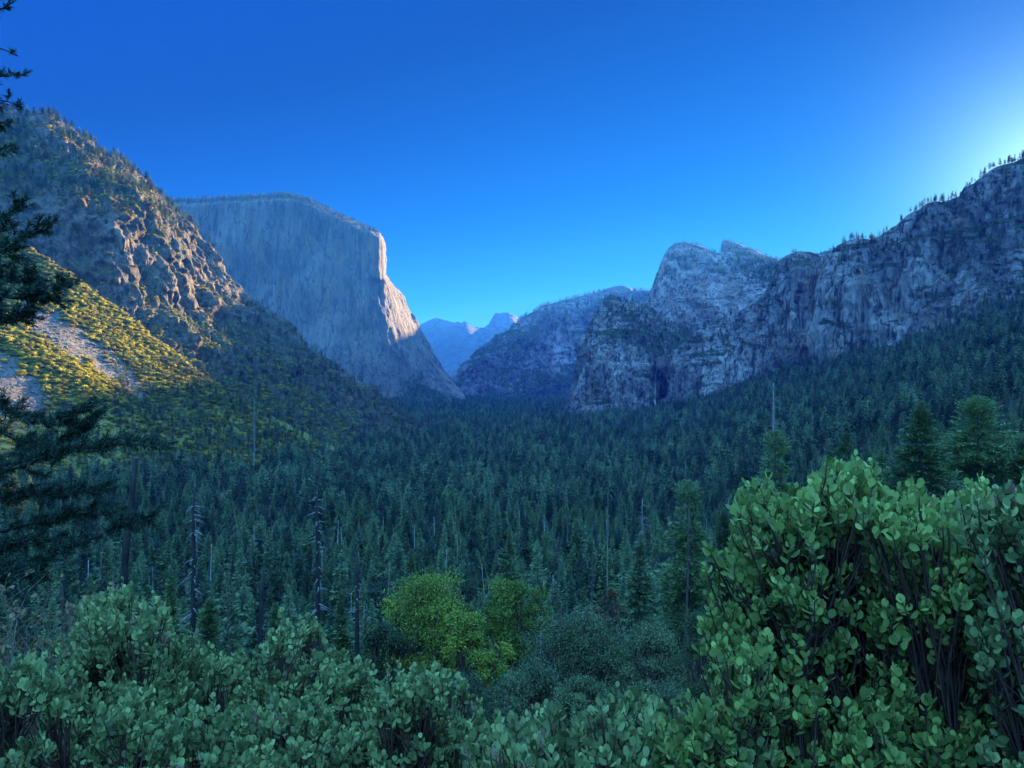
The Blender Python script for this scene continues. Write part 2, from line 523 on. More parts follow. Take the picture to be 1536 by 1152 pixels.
mountain('half_dome', 'halfdome', [
    [(716, 499, 13900), (724, 493, 13900), (729, 489, 13900), (733, 486.5, 13900), (736, 481, 13900), (739.5, 475, 13900), (742, 470.5, 13900), (745, 469, 13900), (750, 469.4, 13950), (756, 468.6, 14000), (763, 469, 14050), (770, 472, 14100), (776, 476, 14150), (781, 480, 14200), (790, 488, 14300), (806, 505, 14400)],
    [(716, 512, 13700), (735, 506, 13600), (745, 500, 13500), (765, 496, 13700), (806, 520, 14000)],
    [(716, 560, 12800), (745, 556, 12600), (765, 556, 12800), (806, 560, 13000)],
    [(716, 620, 11500), (760, 620, 11500), (806, 620, 11800)]],
    150, 110, 60, 700, 3.0, rk_far, 'distant half dome with a sheer left face and a rounded right shoulder', 'mountain', jag=2, back=2000, blur=2, steep_veg=0.3, crest_keep=0.1, blocky=0.4)
mountain('rounded_dome', 'dome', [
    [(880, 462, 8200), (895, 443, 8200), (905, 436, 8200), (914, 431.5, 8200), (922, 429, 8200), (930, 428.2, 8200), (938, 429.5, 8200), (946, 433, 8200), (953, 437, 8200), (965, 438, 8200), (985, 440, 8200), (1010, 460, 8200)],
    [(880, 480, 7900), (930, 460, 7800), (1010, 480, 7900)],
    [(880, 600, 7000), (930, 600, 7000), (1010, 600, 7000)]],
    140, 60, 40, 500, 1.5, rk_far, 'small rounded granite dome peeping over the wooded middle ridge', 'mountain', jag=5, back=900, steep_veg=0.6)
# ---- middle ridge across the valley
mountain('middle_ridge', 'mid', [
    [(655, 600, 5750), (672, 572, 5850), (688, 556, 6000), (703, 541, 6100), (716, 527, 6200), (727, 516, 6300), (735, 512, 6300), (745, 503, 6400), (756, 498, 6450), (766, 490, 6500), (782, 477.5, 6600), (795, 471, 6650), (806, 466, 6700), (818, 459, 6700), (835, 454, 6750), (850, 449.5, 6800), (868, 445.5, 6800), (885, 441, 6800), (900, 438.5, 6800), (915, 438, 6900), (940, 438, 6900), (960, 436, 6900), (980, 436, 6900), (1040, 430, 6900), (1120, 425, 6900), (1420, 415, 6900)],  # hidden right end added to keep the sun off the valley trees
    [(655, 603, 5700, .1), (690, 572, 5850, .2), (727, 535, 6050, .25), (770, 512, 6250, .35), (800, 497, 6350, .3), (840, 478, 6500, 0), (900, 465, 6550, 0), (980, 460, 6600, .0), (1120, 450, 6600, .1), (1420, 450, 6600)],
    [(655, 606, 5680, .0), (690, 582, 5780, 0), (727, 555, 5920, -.1), (770, 543, 6080, 0), (800, 535, 6120, -.1), (840, 533, 6250, -.45), (860, 538, 6250, -.35), (900, 520, 6300, -.5), (980, 510, 6350, -.5), (1120, 500, 6400), (1420, 500, 6400)],
    [(655, 609, 5650, .5), (700, 590, 5700, -.35), (727, 580, 5720, -.25), (750, 573, 5800, .35), (800, 566, 5850, .3), (830, 568, 5850, .0), (860, 568, 5900, .4), (900, 560, 5900, .2), (980, 560, 5950), (1120, 550, 6000), (1420, 550, 6000)],
    [(655, 620, 5550, .3), (760, 620, 5500, .3), (860, 622, 5500, .3), (1120, 620, 5500, .3), (1420, 620, 5500)]],
    520, 230, 150, 330, 2.6, rk_mid, 'blue shaded wooded ridge crossing the middle of the valley', 'mountain', jag=7, back=900, blur=5, steep_veg=1.1, vbias=0.12, pillar=0.6)
# ---- the great cliff
mountain('great_cliff', 'cap', [
    [(150, 306, 4420, .7), (220, 303, 4410, .7), (262, 300, 4400, .7), (300, 298.5, 4400, .7), (330, 297, 4400, .7), (370, 295.5, 4400, .7), (400, 293.5, 4400, .7), (415, 292, 4400, .7), (432, 292, 4400, .7), (447, 294, 4400, .7), (460, 298, 4400, .7), (480, 307, 4410, .7), (500, 317, 4420, .6), (520, 327, 4430, .5), (540, 336, 4440, .4), (555, 342, 4440, .3), (566, 346, 4440, .2), (570, 348.5, 4440), (571.5, 351, 4480), (572.5, 354, 4600)],
    [(150, 316, 4330), (300, 307, 4325), (420, 301, 4325), (450, 303, 4325), (480, 316, 4335), (530, 341, 4350), (560, 352, 4370), (568, 357, 4385), (572, 366, 4480), (573.5, 368, 4640)],
    [(150, 420, 4290), (300, 415, 4270), (420, 412, 4280), (500, 416, 4310), (545, 417, 4340), (568, 417, 4370), (574, 414, 4500), (577.5, 412, 4700)],
    [(150, 470, 4270), (300, 470, 4260), (420, 470, 4260), (520, 472, 4290), (560, 474, 4320), (577, 474, 4350), (592, 455, 4540), (612, 456, 4850)],
    [(150, 520, 4250), (300, 520, 4230), (420, 522, 4220), (520, 524, 4250), (570, 526, 4290), (586, 526, 4320), (605, 512, 4480), (637, 507, 4950)],
    [(150, 570, 4180), (300, 570, 4160), (420, 572, 4160), (540, 572, 4190), (580, 571, 4230), (596, 570, 4270, .1), (620, 556, 4400, .4), (640, 552, 4620, .25), (660, 549, 4950, -.2)],
    [(150, 600, 4120), (300, 600, 4100), (450, 598, 4090), (560, 596, 4130), (590, 596, 4190), (602, 596, 4230, .7), (625, 588, 4300, .95), (655, 583, 4480, .0), (685, 582, 4850, -.4)],
    [(150, 640, 3950, .3), (300, 635, 3950, .3), (450, 625, 3950, .2), (560, 618, 4000, .2), (606, 613, 4080, 1), (640, 611, 4120, 1), (675, 609, 4250, .5), (705, 604, 4700, .1)],
    [(150, 680, 3800, .5), (450, 660, 3800, .5), (640, 632, 3900, .6), (720, 626, 4600, .5)]],
    560, 330, 48, 170, 6.0, rk_cap, 'huge sheer granite cliff with a pale shaded face and a sunlit right edge', 'cliff', jag=3, back=700, blur=2, w=1.2, ridged=0.45, steep_veg=0.9, vbias=-0.05, blocky=0.35, pillar=0.5)
# ---- right side, far to near
mountain('jagged_peaks', 'peaks', [
    [(900, 500, 4000), (930, 490, 4000), (950, 480, 4000), (962, 470, 4000), (970, 452, 4000), (978, 432, 4000), (985, 412, 4000), (992, 397, 4000), (998, 381, 4000), (1005, 370, 4000), (1014, 365, 4000), (1025, 362.5, 4000), (1038, 365, 4000), (1050, 368.5, 4000), (1062, 373, 4000), (1074, 378.5, 4000), (1080, 380.5, 4020), (1081.5, 372, 4060), (1083, 362, 4100), (1086, 360, 4100), (1092, 360.5, 4100), (1104, 364, 4100), (1118, 369, 4100), (1132, 374.5, 4100), (1145, 381, 4100), (1158, 386, 4100), (1172, 390, 4100), (1186, 391, 4100), (1200, 388, 4100), (1225, 381, 4100), (1240, 376, 4100), (1255, 373, 4100), (1280, 374, 4100), (1330, 380, 4100)],
    [(900, 510, 3850), (950, 500, 3850), (985, 465, 3780), (1010, 430, 3780), (1060, 415, 3780), (1085, 405, 3830), (1120, 405, 3800, .4), (1172, 415, 3800, .5), (1230, 400, 3850, .4), (1330, 400, 3900, .3)],
    [(900, 530, 3700), (950, 520, 3650, -.1), (1000, 475, 3650, -.35), (1050, 450, 3620, -.4), (1090, 445, 3600, -.35), (1130, 435, 3650, .1), (1172, 440, 3650, .2), (1330, 440, 3800)],
    [(900, 570, 3500), (950, 560, 3480), (1040, 500, 3450, -.3), (1090, 480, 3420, -.4), (1130, 470, 3400, -.4), (1180, 480, 3400), (1330, 500, 3600)],
    [(900, 640, 3300), (1040, 580, 3250), (1130, 580, 3200), (1330, 600, 3300)]],
    420, 200, 80, 240, 2.0, rk_cat, 'pointed twin rock peaks catching sunlit haze above the right wall', 'mountain', jag=4, back=450, blur=2, w=1.1, ridged=0.5, steep_veg=0.8, crest_keep=0.12)
mountain('dark_buttress', 'buttress', [
    [(848, 628, 3050), (851, 604, 3060), (856, 585, 3070), (861, 568, 3080), (866, 552, 3090), (869, 535, 3100), (872, 515, 3110), (877, 502, 3120), (884, 495, 3120), (890, 488, 3120), (894, 476, 3130), (899, 462, 3140), (904, 451, 3140), (912, 446.5, 3140), (925, 448, 3150), (938, 451, 3160), (950, 454, 3170), (962, 457, 3180), (975, 465, 3200), (990, 475, 3230), (1010, 487, 3260), (1035, 495, 3280), (1065, 500, 3300)],
    [(850, 629, 3020), (868, 590, 3010), (882, 540, 3000), (895, 510, 3010), (915, 480, 3050), (950, 482, 3090, .3), (985, 500, 3140, .5), (1025, 510, 3180, .7), (1065, 512, 3200, .6)],
    [(852, 630, 3000), (872, 600, 2970), (890, 560, 2950, .2), (910, 530, 2950, -.2), (945, 520, 2970, .0), (970, 528, 2990, .5), (985, 535, 3080, .6), (1025, 540, 3090, .7), (1065, 540, 3100)],
    [(853, 632, 2980), (875, 612, 2930, -.2), (900, 590, 2900, .45), (930, 580, 2890, .0), (955, 575, 2890, -.4), (972, 575, 2920, -.4), (986, 575, 3120, -.3), (1025, 575, 3060), (1065, 575, 3080)],
    [(854, 634, 2960), (880, 622, 2880, .0), (905, 616, 2850, .3), (935, 610, 2840, .1), (960, 606, 2850, -.2), (975, 604, 2890, .3), (988, 603, 3060, .5), (1025, 603, 3000), (1065, 603, 3000)],
    [(850, 650, 2900, .4), (905, 646, 2740, .4), (960, 640, 2740, .4), (1065, 640, 2800, .4)]],
    420, 280, 65, 150, 2.4, rk_cat, 'dark craggy buttress left of the waterfall cleft', 'cliff', jag=5, back=350, blur=2, w=1.0, ridged=0.5, steep_veg=0.9, vbias=0.20, pillar=0.6)
mountain('fall_wall', 'tower', [
    [(992, 545, 2960), (996, 538, 2940), (1003, 532, 2900), (1012, 527, 2880), (1020, 520, 2860), (1032, 509, 2850), (1046, 497, 2840), (1060, 491, 2830), (1076, 486, 2800), (1095, 477, 2780), (1112, 465, 2760), (1128, 454, 2740), (1142, 444, 2720), (1150, 432, 2700), (1157, 420, 2690), (1164, 409, 2680), (1172, 397, 2660), (1180, 385.5, 2650), (1188, 380, 2640), (1198, 377, 2640), (1210, 377, 2640), (1220, 379, 2640), (1229, 383, 2640), (1238, 392, 2650), (1246, 410, 2660), (1262, 440, 2680), (1300, 470, 2700)],
    [(993, 552, 2950), (1010, 545, 2830), (1040, 530, 2780), (1080, 508, 2740), (1120, 490, 2690), (1150, 468, 2640), (1175, 430, 2580), (1205, 405, 2550), (1235, 415, 2580), (1300, 490, 2600)],
    [(995, 570, 3050), (1013, 565, 2810, -.2), (1040, 552, 2740, -.2), (1080, 535, 2680, -.2), (1120, 515, 2640, -.2), (1150, 495, 2580, .1), (1190, 480, 2530, -.2), (1235, 480, 2520, -.1), (1300, 520, 2540)],
    [(997, 590, 3060), (1014, 588, 2790), (1045, 580, 2700), (1090, 565, 2640, -.2), (1130, 545, 2590, -.2), (1165, 525, 2540, -.2), (1210, 515, 2490), (1250, 515, 2480, .2), (1300, 540, 2500, .3)],
    [(1000, 612, 2840, .3), (1030, 612, 2700, -.3), (1060, 606, 2620, -.2), (1120, 590, 2560, -.1), (1165, 572, 2500, .1), (1210, 556, 2450, .2), (1260, 545, 2420, .4), (1300, 560, 2400, .5)],
    [(1000, 640, 2700, .5), (1060, 640, 2480, .5), (1165, 610, 2350, .5), (1300, 600, 2250, .5)]],
    440, 280, 60, 140, 3.6, rk_cat, 'broad streaked granite wall right of the waterfall with a leaning top', 'cliff', jag=4, back=260, blur=2, w=1.0, ridged=0.45, steep_veg=0.9, vbias=0.08, pillar=0.9)
mountain('right_ridge', 'right', [
    [(1222, 560, 2250), (1226, 480, 2280), (1230, 420, 2300), (1236, 395, 2310), (1244, 384, 2310), (1253, 373, 2310), (1262, 366, 2300), (1272, 361, 2290), (1285, 358, 2280), (1300, 359.5, 2260), (1314, 361, 2240), (1322, 354, 2220), (1332, 347, 2200), (1345, 339, 2180), (1356, 328, 2160), (1366, 319, 2150), (1378, 316, 2140), (1390, 307, 2120), (1404, 303, 2100), (1420, 301, 2090), (1436, 297, 2070), (1450, 289, 2060), (1462, 279, 2050), (1474, 268, 2040), (1488, 257, 2030), (1504, 249, 2020), (1520, 244, 2010), (1540, 236, 2000), (1580, 222, 1990), (1640, 200, 1980), (1720, 175, 1960), (1850, 150, 1940), (2050, 130, 1900), (2350, 120, 1850)],
    [(1225, 562, 2230), (1240, 440, 2230), (1265, 395, 2220), (1300, 385, 2190), (1350, 370, 2120, .35), (1400, 345, 2050, .2), (1450, 325, 2000, .0), (1500, 300, 1960, .3), (1540, 285, 1940, .1), (1640, 260, 1900, .2), (1850, 220, 1850, .2), (2350, 200, 1750, .2)],
    [(1232, 564, 2200), (1250, 470, 2170), (1280, 430, 2150, -.2), (1320, 410, 2120, -.2), (1360, 395, 2070, -.1), (1410, 390, 2020, .5), (1450, 392, 1980, .5), (1500, 370, 1920, .2), (1540, 360, 1900, -.1), (1640, 340, 1850, .1), (1850, 300, 1750, .2), (2350, 260, 1600, .3)],
    [(1240, 566, 2180), (1262, 500, 2140, .0), (1295, 480, 2120, -.2), (1340, 470, 2080, -.3), (1385, 455, 2030, -.25), (1425, 450, 1960, -.25), (1470, 430, 1900, -.2), (1540, 420, 1840, -.1), (1640, 410, 1780, .1), (1850, 380, 1650, .3), (2350, 330, 1450, .3)],
    [(1245, 570, 2160, .5), (1270, 535, 2120, .6), (1295, 520, 2110, .5), (1313, 515, 2080, -.3), (1345, 510, 2040, -.3), (1385, 495, 1990, -.2), (1430, 480, 1900, .0), (1480, 465, 1820, .2), (1540, 455, 1740, .4), (1640, 445, 1650, .5), (1850, 420, 1500, .5), (2350, 380, 1300, .5)],
    [(1245, 580, 2100, .5), (1270, 560, 2060, .6), (1300, 545, 2040, .5), (1340, 540, 2000, .0), (1385, 522, 1900, .3), (1430, 505, 1780, .5), (1540, 478, 1600, .7), (1640, 468, 1500, .7), (1850, 460, 1350, .7), (2350, 430, 1150, .7)],
    [(1245, 640, 1900, .8), (1340, 600, 1700, .8), (1540, 540, 1400, .9), (1850, 520, 1150, .9), (2350, 500, 950, .9)]],
    620, 320, 55, 130, 2.6, rk_cat, 'long rocky ridge climbing to the right edge, backlit along its crest', 'mountain', jag=5, back=420, blur=2, w=0.8, ridged=0.5, steep_veg=0.9, vbias=0.13, pillar=0.9)
# ---- left side
mountain('left_mountain', 'left', [
    [(-500, 90, 1500), (-300, 110, 1560), (-150, 130, 1600), (0, 163, 1640), (40, 172, 1660), (70, 172, 1670), (95, 184, 1690), (118, 199, 1700), (134, 206, 1710), (142, 212, 1710), (150, 224, 1720), (165, 232, 1730), (182, 241, 1750), (200, 256, 1770), (215, 270, 1780), (232, 284, 1790), (247, 296, 1800), (256, 306, 1800), (264, 318, 1805), (275, 324, 1810), (286, 333, 1815), (294, 343, 1820), (300, 356, 1825), (308, 366, 1830), (316, 374, 1835), (326, 384, 1840), (331, 398, 1850), (336, 411, 1860), (346, 420, 1870), (360, 432, 1880), (375, 446, 1890), (390, 458, 1900), (402, 464, 1910), (412, 466, 1915), (424, 480, 1930), (440, 496, 1945), (452, 509, 1955), (464, 524, 1965), (490, 538, 1990), (515, 556, 2010), (545, 578, 2050), (580, 603, 2100), (620, 628, 2160), (660, 650, 2220)],
    [(-500, 230, 1420, .5), (-300, 235, 1450, .6), (-150, 240, 1470, .6), (0, 250, 1490, .6), (60, 262, 1500, .4), (120, 266, 1520, .5), (170, 282, 1550, .5), (215, 305, 1590, .4), (245, 335, 1620, .2), (270, 370, 1660, .0), (295, 410, 1700, -.1), (330, 440, 1740, .1), (380, 480, 1790, .2), (440, 520, 1840, .3), (520, 575, 1930, .4), (590, 618, 2050, .4), (655, 653, 2180, .5)],
    [(-500, 330, 1370, .0), (-300, 335, 1390, -.2), (0, 330, 1400, -.2), (60, 320, 1420, -.3), (120, 330, 1430, -.2), (180, 345, 1450, -.1), (225, 375, 1480, .0), (255, 410, 1530, .0), (285, 440, 1580, .2), (330, 470, 1640, .3), (390, 515, 1700, .4), (460, 555, 1770, .4), (540, 600, 1880, .4), (600, 628, 2010, .4), (650, 656, 2140, .5)],
    [(-500, 420, 1330, .2), (-300, 420, 1340, .1), (0, 410, 1350, .0), (80, 400, 1370, .0), (140, 420, 1390, .1), (190, 440, 1410, .1), (240, 465, 1440, .3), (290, 500, 1490, .3), (340, 530, 1540, .3), (400, 565, 1600, .5), (470, 600, 1680, .5), (550, 628, 1800, .4), (605, 642, 1950, .4), (645, 659, 2090, .5)],
    [(-500, 520, 1250, .3), (-300, 520, 1260, .3), (0, 510, 1270, .3), (100, 510, 1290, .3), (170, 525, 1310, .3), (230, 545, 1340, .4), (290, 570, 1380, .5), (350, 595, 1420, .6), (420, 618, 1500, .6), (500, 640, 1620, .5), (580, 655, 1780, .5), (640, 664, 2020, .5)],
    [(-500, 720, 900, .9), (-100, 720, 950, .9), (150, 715, 1000, .9), (300, 710, 1080, .9), (430, 690, 1250, .9), (560, 680, 1550, .9), (640, 676, 1950, .9)]],
    640, 330, 62, 140, 1.6, rk_hill, 'steep left mountain with wooded top, shaded broken cliffs and sunlit crest', 'mountain', jag=5, back=500, blur=2, w=0.9, ridged=0.55, steep_veg=0.95, vbias=0.09, pillar=0.4)
# brushy spur in front of it, falling to the right: its far edge is the row that meets the cliff
mountain('brushy_spur', 'spur', [
    [(-420, 190, 1300, .5), (-200, 290, 1300, .6), (-60, 330, 1300, .7), (0, 352, 1300, .8), (40, 372, 1300, .9), (80, 395, 1300, 1), (110, 415, 1300, 1), (150, 445, 1300, 1), (190, 475, 1300, 1), (230, 507, 1300, 1), (270, 538, 1300, 1), (300, 562, 1300, .9), (340, 588, 1310, .9), (400, 620, 1330, .9), (470, 655, 1360, .9), (570, 702, 1400, .9)],
    [(-420, 260, 1230, .5), (-200, 345, 1230, .4), (-60, 395, 1230, .6), (0, 420, 1230, .9), (60, 440, 1230, 1), (110, 462, 1230, 1), (160, 498, 1230, 1), (210, 535, 1230, 1), (255, 565, 1230, 1), (300, 592, 1235, .9), (370, 630, 1250, .9), (440, 668, 1270, .9), (545, 714, 1290, .9)],
    [(-420, 330, 1150, .5), (-200, 410, 1150, .7), (-60, 445, 1150, .8), (0, 462, 1150, .8), (45, 472, 1150, -.2), (95, 500, 1150, -.25), (150, 545, 1150, -.2), (200, 580, 1150, -.1), (225, 598, 1150, .4), (280, 625, 1150, .9), (350, 665, 1160, .9), (420, 690, 1170, .9), (525, 732, 1190, .9)],
    [(-420, 400, 1060, .7), (-200, 460, 1060, .9), (-60, 490, 1060, 1), (0, 508, 1060, 1), (50, 528, 1060, 1), (100, 555, 1060, 1), (150, 585, 1060, 1), (200, 615, 1060, 1), (240, 638, 1060, 1), (290, 665, 1060, 1), (340, 690, 1060, 1), (400, 715, 1060, 1), (505, 748, 1080, 1)],
    [(-420, 470, 980, .9), (-200, 520, 980, .9), (-90, 540, 980, -.1), (-30, 553, 980, -.3), (20, 580, 980, -.3), (50, 602, 980, -.1), (80, 618, 980, .8), (150, 650, 980, 1), (210, 685, 980, 1), (290, 715, 980, 1), (380, 745, 980, 1), (485, 772, 1000, 1)],
    [(-420, 560, 850, .9), (-200, 610, 850, .9), (0, 660, 850, .9), (100, 695, 850, 1), (200, 735, 850, 1), (300, 765, 850, 1), (360, 790, 850, 1), (465, 806, 870, 1)],
    [(-420, 680, 650, .9), (0, 790, 650, .9), (340, 880, 650, 1), (465, 895, 660, 1)]],
    420, 300, 9, 90, 1.0, rk_apron, 'brush covered spur with pale talus chutes catching the morning sun', 'hillside', jag=1.5, back=25, blur=3, w=0.9, ridged=0.3, steep_veg=0.1, crest_keep=0.5, blocky=0.6)
# ------------------------------------------------------------------ plant materials
def leaf_material(name, dark, light, trans=0.25, rough=0.6, spec=0.25, rand=0.5, odd=None):
    m, t, bs, out = new_mat(name)
    oi = N(t, 'ShaderNodeObjectInfo')
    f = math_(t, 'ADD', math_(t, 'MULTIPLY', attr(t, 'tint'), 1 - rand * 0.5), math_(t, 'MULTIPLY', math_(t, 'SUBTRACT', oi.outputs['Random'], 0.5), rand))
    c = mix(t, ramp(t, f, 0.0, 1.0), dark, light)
    if odd:
        c = mix(t, ramp(t, attr(t, 'tint'), 0.965, 0.985), c, odd)
    t.links.new(c, bs.inputs['Base Color'])
    bs.inputs['Roughness'].default_value = rough
    bs.inputs['Specular IOR Level'].default_value = spec
    tr = N(t, 'ShaderNodeBsdfTranslucent')
    t.links.new(c, tr.inputs['Color'])
    mx = N(t, 'ShaderNodeMixShader')
    mx.inputs[0].default_value = trans
    t.links.new(bs.outputs[0], mx.inputs[1]); t.links.new(tr.outputs[0], mx.inputs[2])
    t.links.new(mx.outputs[0], out.inputs['Surface'])
    return m

def bark_material(name, a, b, unit=0.05):
    m, t, bs, out = new_mat(name)
    n = noise(t, coords(t, (1 / unit, 1 / unit, 0.2 / unit)), 1.0, 6, 0.7)
    t.links.new(mix(t, ramp(t, n, 0.35, 0.65), a, b), bs.inputs['Base Color'])
    bs.inputs['Roughness'].default_value = 0.9
    bump(t, bs, n, 0.7, unit * 0.4)
    return m

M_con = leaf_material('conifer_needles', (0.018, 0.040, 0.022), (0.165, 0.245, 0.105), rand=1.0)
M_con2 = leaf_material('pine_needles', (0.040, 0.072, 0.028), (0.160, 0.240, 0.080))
M_pine = leaf_material('bright_pine_needles', (0.032, 0.062, 0.024), (0.150, 0.225, 0.075))
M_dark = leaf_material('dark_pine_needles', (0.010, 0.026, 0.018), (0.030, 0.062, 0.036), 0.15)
M_brush = leaf_material('chaparral_leaves', (0.11, 0.112, 0.020), (0.58, 0.50, 0.052), 0.55, rand=0.7)
M_under = leaf_material('undergrowth_leaves', (0.022, 0.040, 0.018), (0.070, 0.098, 0.036))
M_oak = leaf_material('oak_leaves', (0.075, 0.120, 0.020), (0.270, 0.315, 0.042), 0.3)
M_live = leaf_material('live_oak_leaves', (0.045, 0.072, 0.032), (0.175, 0.225, 0.088), 0.2, 0.5)
M_manz = leaf_material('manzanita_leaves', (0.070, 0.102, 0.038), (0.262, 0.322, 0.112), 0.22, 0.6, 0.2, 0.1, (0.26, 0.13, 0.10))
M_manz2 = leaf_material('bright_manzanita_leaves', (0.088, 0.135, 0.036), (0.300, 0.390, 0.100), 0.25, 0.6, 0.2, 0.1, (0.30, 0.22, 0.07))
M_dry = leaf_material('dry_leaves', (0.09, 0.06, 0.03), (0.20, 0.15, 0.06), 0.2)
M_talus = bark_material('talus_granite', (0.035, 0.033, 0.031), (0.145, 0.135, 0.125), 3.0)
M_bark = bark_material('conifer_bark', (0.035, 0.026, 0.020), (0.085, 0.065, 0.050), 0.3)
M_burnt = bark_material('burnt_wood', (0.006, 0.006, 0.007), (0.028, 0.026, 0.026), 0.25)
M_pale = bark_material('bleached_wood', (0.16, 0.15, 0.145), (0.36, 0.345, 0.33), 0.2)
M_snag = bark_material('weathered_grey_wood', (0.075, 0.072, 0.07), (0.20, 0.19, 0.18), 0.2)
M_manzbark = bark_material('red_brown_bark', (0.025, 0.012, 0.010), (0.065, 0.032, 0.024), 0.02)
M_twig = bark_material('dry_twigs', (0.045, 0.036, 0.026), (0.15, 0.125, 0.08), 0.02)

# ------------------------------------------------------------------ plant shapes
def unit(v):
    return v / (np.linalg.norm(v, axis=-1, keepdims=True) + 1e-9)

def kites(c, d, side, ln, wd, droop=0.15):
    """little four-cornered sprays: centre-base c, direction d, side vector, length and half width"""
    n = len(c)
    up = unit(np.cross(d, side))
    ln = np.broadcast_to(ln, (n,))[:, None]; wd = np.broadcast_to(wd, (n,))[:, None]
    a = c
    l = c + d * ln * 0.45 + side * wd - up * 0
    r = c + d * ln * 0.45 - side * wd
    t = c + d * ln - up * ln * droop
    V = np.stack([a, l, t, r], 1).reshape(-1, 3)
    i = np.arange(n) * 4
    return V, np.stack([i, i + 1, i + 2, i + 3], -1)

def conifer(h, r, nb, ns, seed, base=0.18, power=0.85, spray=1.0, thin=0.0, flat=0.0, lean=0.0):
    """trunk MB and crown MB of a conifer standing at the origin"""
    g = np.random.default_rng(seed)
    tr, cr = MB(), MB()
    zz = np.linspace(-1.5, h * 0.985, 9)
    wob = np.cumsum(g.normal(0, h * 0.0018, (9, 2)), 0)
    tp = np.stack([wob[:, 0] + lean * zz, wob[:, 1], zz], -1)
    tr.tube(tp, np.linspace(h * 0.0125, h * 0.0015, 9), 7)
    t = np.sort(g.uniform(0, 1, nb)) ** 0.9
    t = np.concatenate([t, g.uniform(0.86, 1, nb // 6)])
    nb = len(t)
    z = h * (base + (1 - base) * t)
    prof = (1 - t) ** power
    prof = prof * np.clip(0.55 + t * 4.0, 0, 1) + 0.012
    lump = 1 + 0.35 * np.sin(t * 19 + seed) * np.sin(t * 7 + seed * 2)
    ln = r * prof * g.uniform(0.6, 1.18, nb) * lump
    az = np.arange(nb) * 2.39996 + g.normal(0, 0.5, nb)
    # one-sidedness and gaps
    ln *= 1 + 0.22 * np.cos(az - g.uniform(0, 6.28)) * (1 - t)
    keep = g.uniform(0, 1, nb) > thin * (1 - 0.4 * t)
    out = np.stack([np.cos(az), np.sin(az), np.zeros(nb)], -1)
    pitch = np.where(t > 0.75, 0.25 + (t - 0.75) * 2.4, 0.1 - 0.38 * (1 - t)) + g.normal(0, 0.10, nb)
    tx = np.interp(z, tp[:, 2], tp[:, 0]); ty = np.interp(z, tp[:, 2], tp[:, 1])
    C0, D, S, LN, WD, T = [], [], [], [], [], []
    for b in range(nb):
        if not keep[b]:
            continue
        n = max(3, int(ns * (ln[b] / r) ** 0.9 + 2))
        s = np.linspace(0.18, 1.0, n) + g.normal(0, 0.04, n)
        sag = -0.22 * s * s + 0.16 * s ** 3
        p = np.stack([tx[b] + out[b, 0] * ln[b] * s, ty[b] + out[b, 1] * ln[b] * s, z[b] + ln[b] * (pitch[b] * s + sag)], -1)
        lat = np.array([-out[b, 1], out[b, 0], 0])
        sgn = np.where(np.arange(n) % 2 == 0, 1.0, -1.0) * g.uniform(0.2, 1.0, n)
        wid = 0.30 * ln[b] * (1.05 - s) + 0.12
        p = p + lat * (sgn * wid * g.uniform(0.0, 1.0, n))[:, None] + g.normal(0, 0.12 * spray, (n, 3))
        d = unit(out[b] * 1.0 + lat * (sgn * 0.8)[:, None] + np.array([0, 0, 1]) * (pitch[b] * 0.5 + g.normal(0.12, 0.35, n))[:, None])
        sd = unit(np.cross(d, np.array([0, 0, 1.0])) + g.normal(0, 0.45, (n, 3)))
        C0.append(p); D.append(d); S.append(sd)
        tf = np.clip(0.30 + (1 - t[b]) * 2.4, 0.3, 1.0)
        LN.append(tf * spray * g.uniform(0.7, 1.4, n)); WD.append(tf * spray * g.uniform(0.2, 0.38, n))
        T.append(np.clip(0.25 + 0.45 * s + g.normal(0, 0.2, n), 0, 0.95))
    V, f = kites(np.vstack(C0), np.vstack(D), np.vstack(S), np.concatenate(LN), np.concatenate(WD))
    cr.add(V, f, tint=np.repeat(np.concatenate(T), 4))
    return tr, cr

def merged(name, parts):
    """one mesh with several materials out of [(MB, material)] — only for prototypes of uncountable masses"""
    V, Fs, T, fm, n = [], [], [], [], 0
    for k, (mb, m) in enumerate(parts):
        V += mb.v; T += mb.t
        for f in mb.f:
            Fs.append(f + n); fm.append(np.full(len(f), k))
        n += mb.n
    return make_mesh(name, np.vstack(V), Fs, [m for _, m in parts], False, {'tint': np.concatenate(T)}, np.concatenate(fm))

def clump(r, h, n, seed, leaf, lobes=7, hollow=0.55):
    """rounded leafy crown: leaf kites through a few overlapping lobes, denser towards their skins"""
    g = np.random.default_rng(seed)
    mb = MB()
    c = g.normal(0, 1, (lobes, 3)); c = unit(c) * g.uniform(0.15, 0.62, (lobes, 1))
    c[0] = 0
    rr = g.uniform(0.34, 0.58, lobes)
    k = g.integers(0, lobes, n)
    d = unit(g.normal(0, 1, (n, 3)))
    d[:, 2] = np.where(d[:, 2] < -0.5, -d[:, 2], d[:, 2])
    rad = rr[k] * g.uniform(hollow, 1.08, n)
    p = c[k] + d * rad[:, None]
    sc3 = np.array([r, r, h * 0.5])
    p = p * sc3 + np.array([0, 0, h * 0.5])
    dr = unit(d * 0.8 + g.normal(0, 0.6, (n, 3)) + np.array([0, 0, 0.25]))
    sd = unit(np.cross(dr, unit(g.normal(0, 1, (n, 3)))))
    tint = np.clip(0.35 + 0.3 * (rr[k] / 0.58 - 0.7) + g.normal(0, 0.22, n), 0, 0.95)
    V, f = kites(p, dr, sd, leaf * g.uniform(0.7, 1.3, n), leaf * g.uniform(0.28, 0.45, n))
    mb.add(V, f, tint=np.repeat(tint, 4))
    return mb, c * sc3 + np.array([0, 0, h * 0.5])

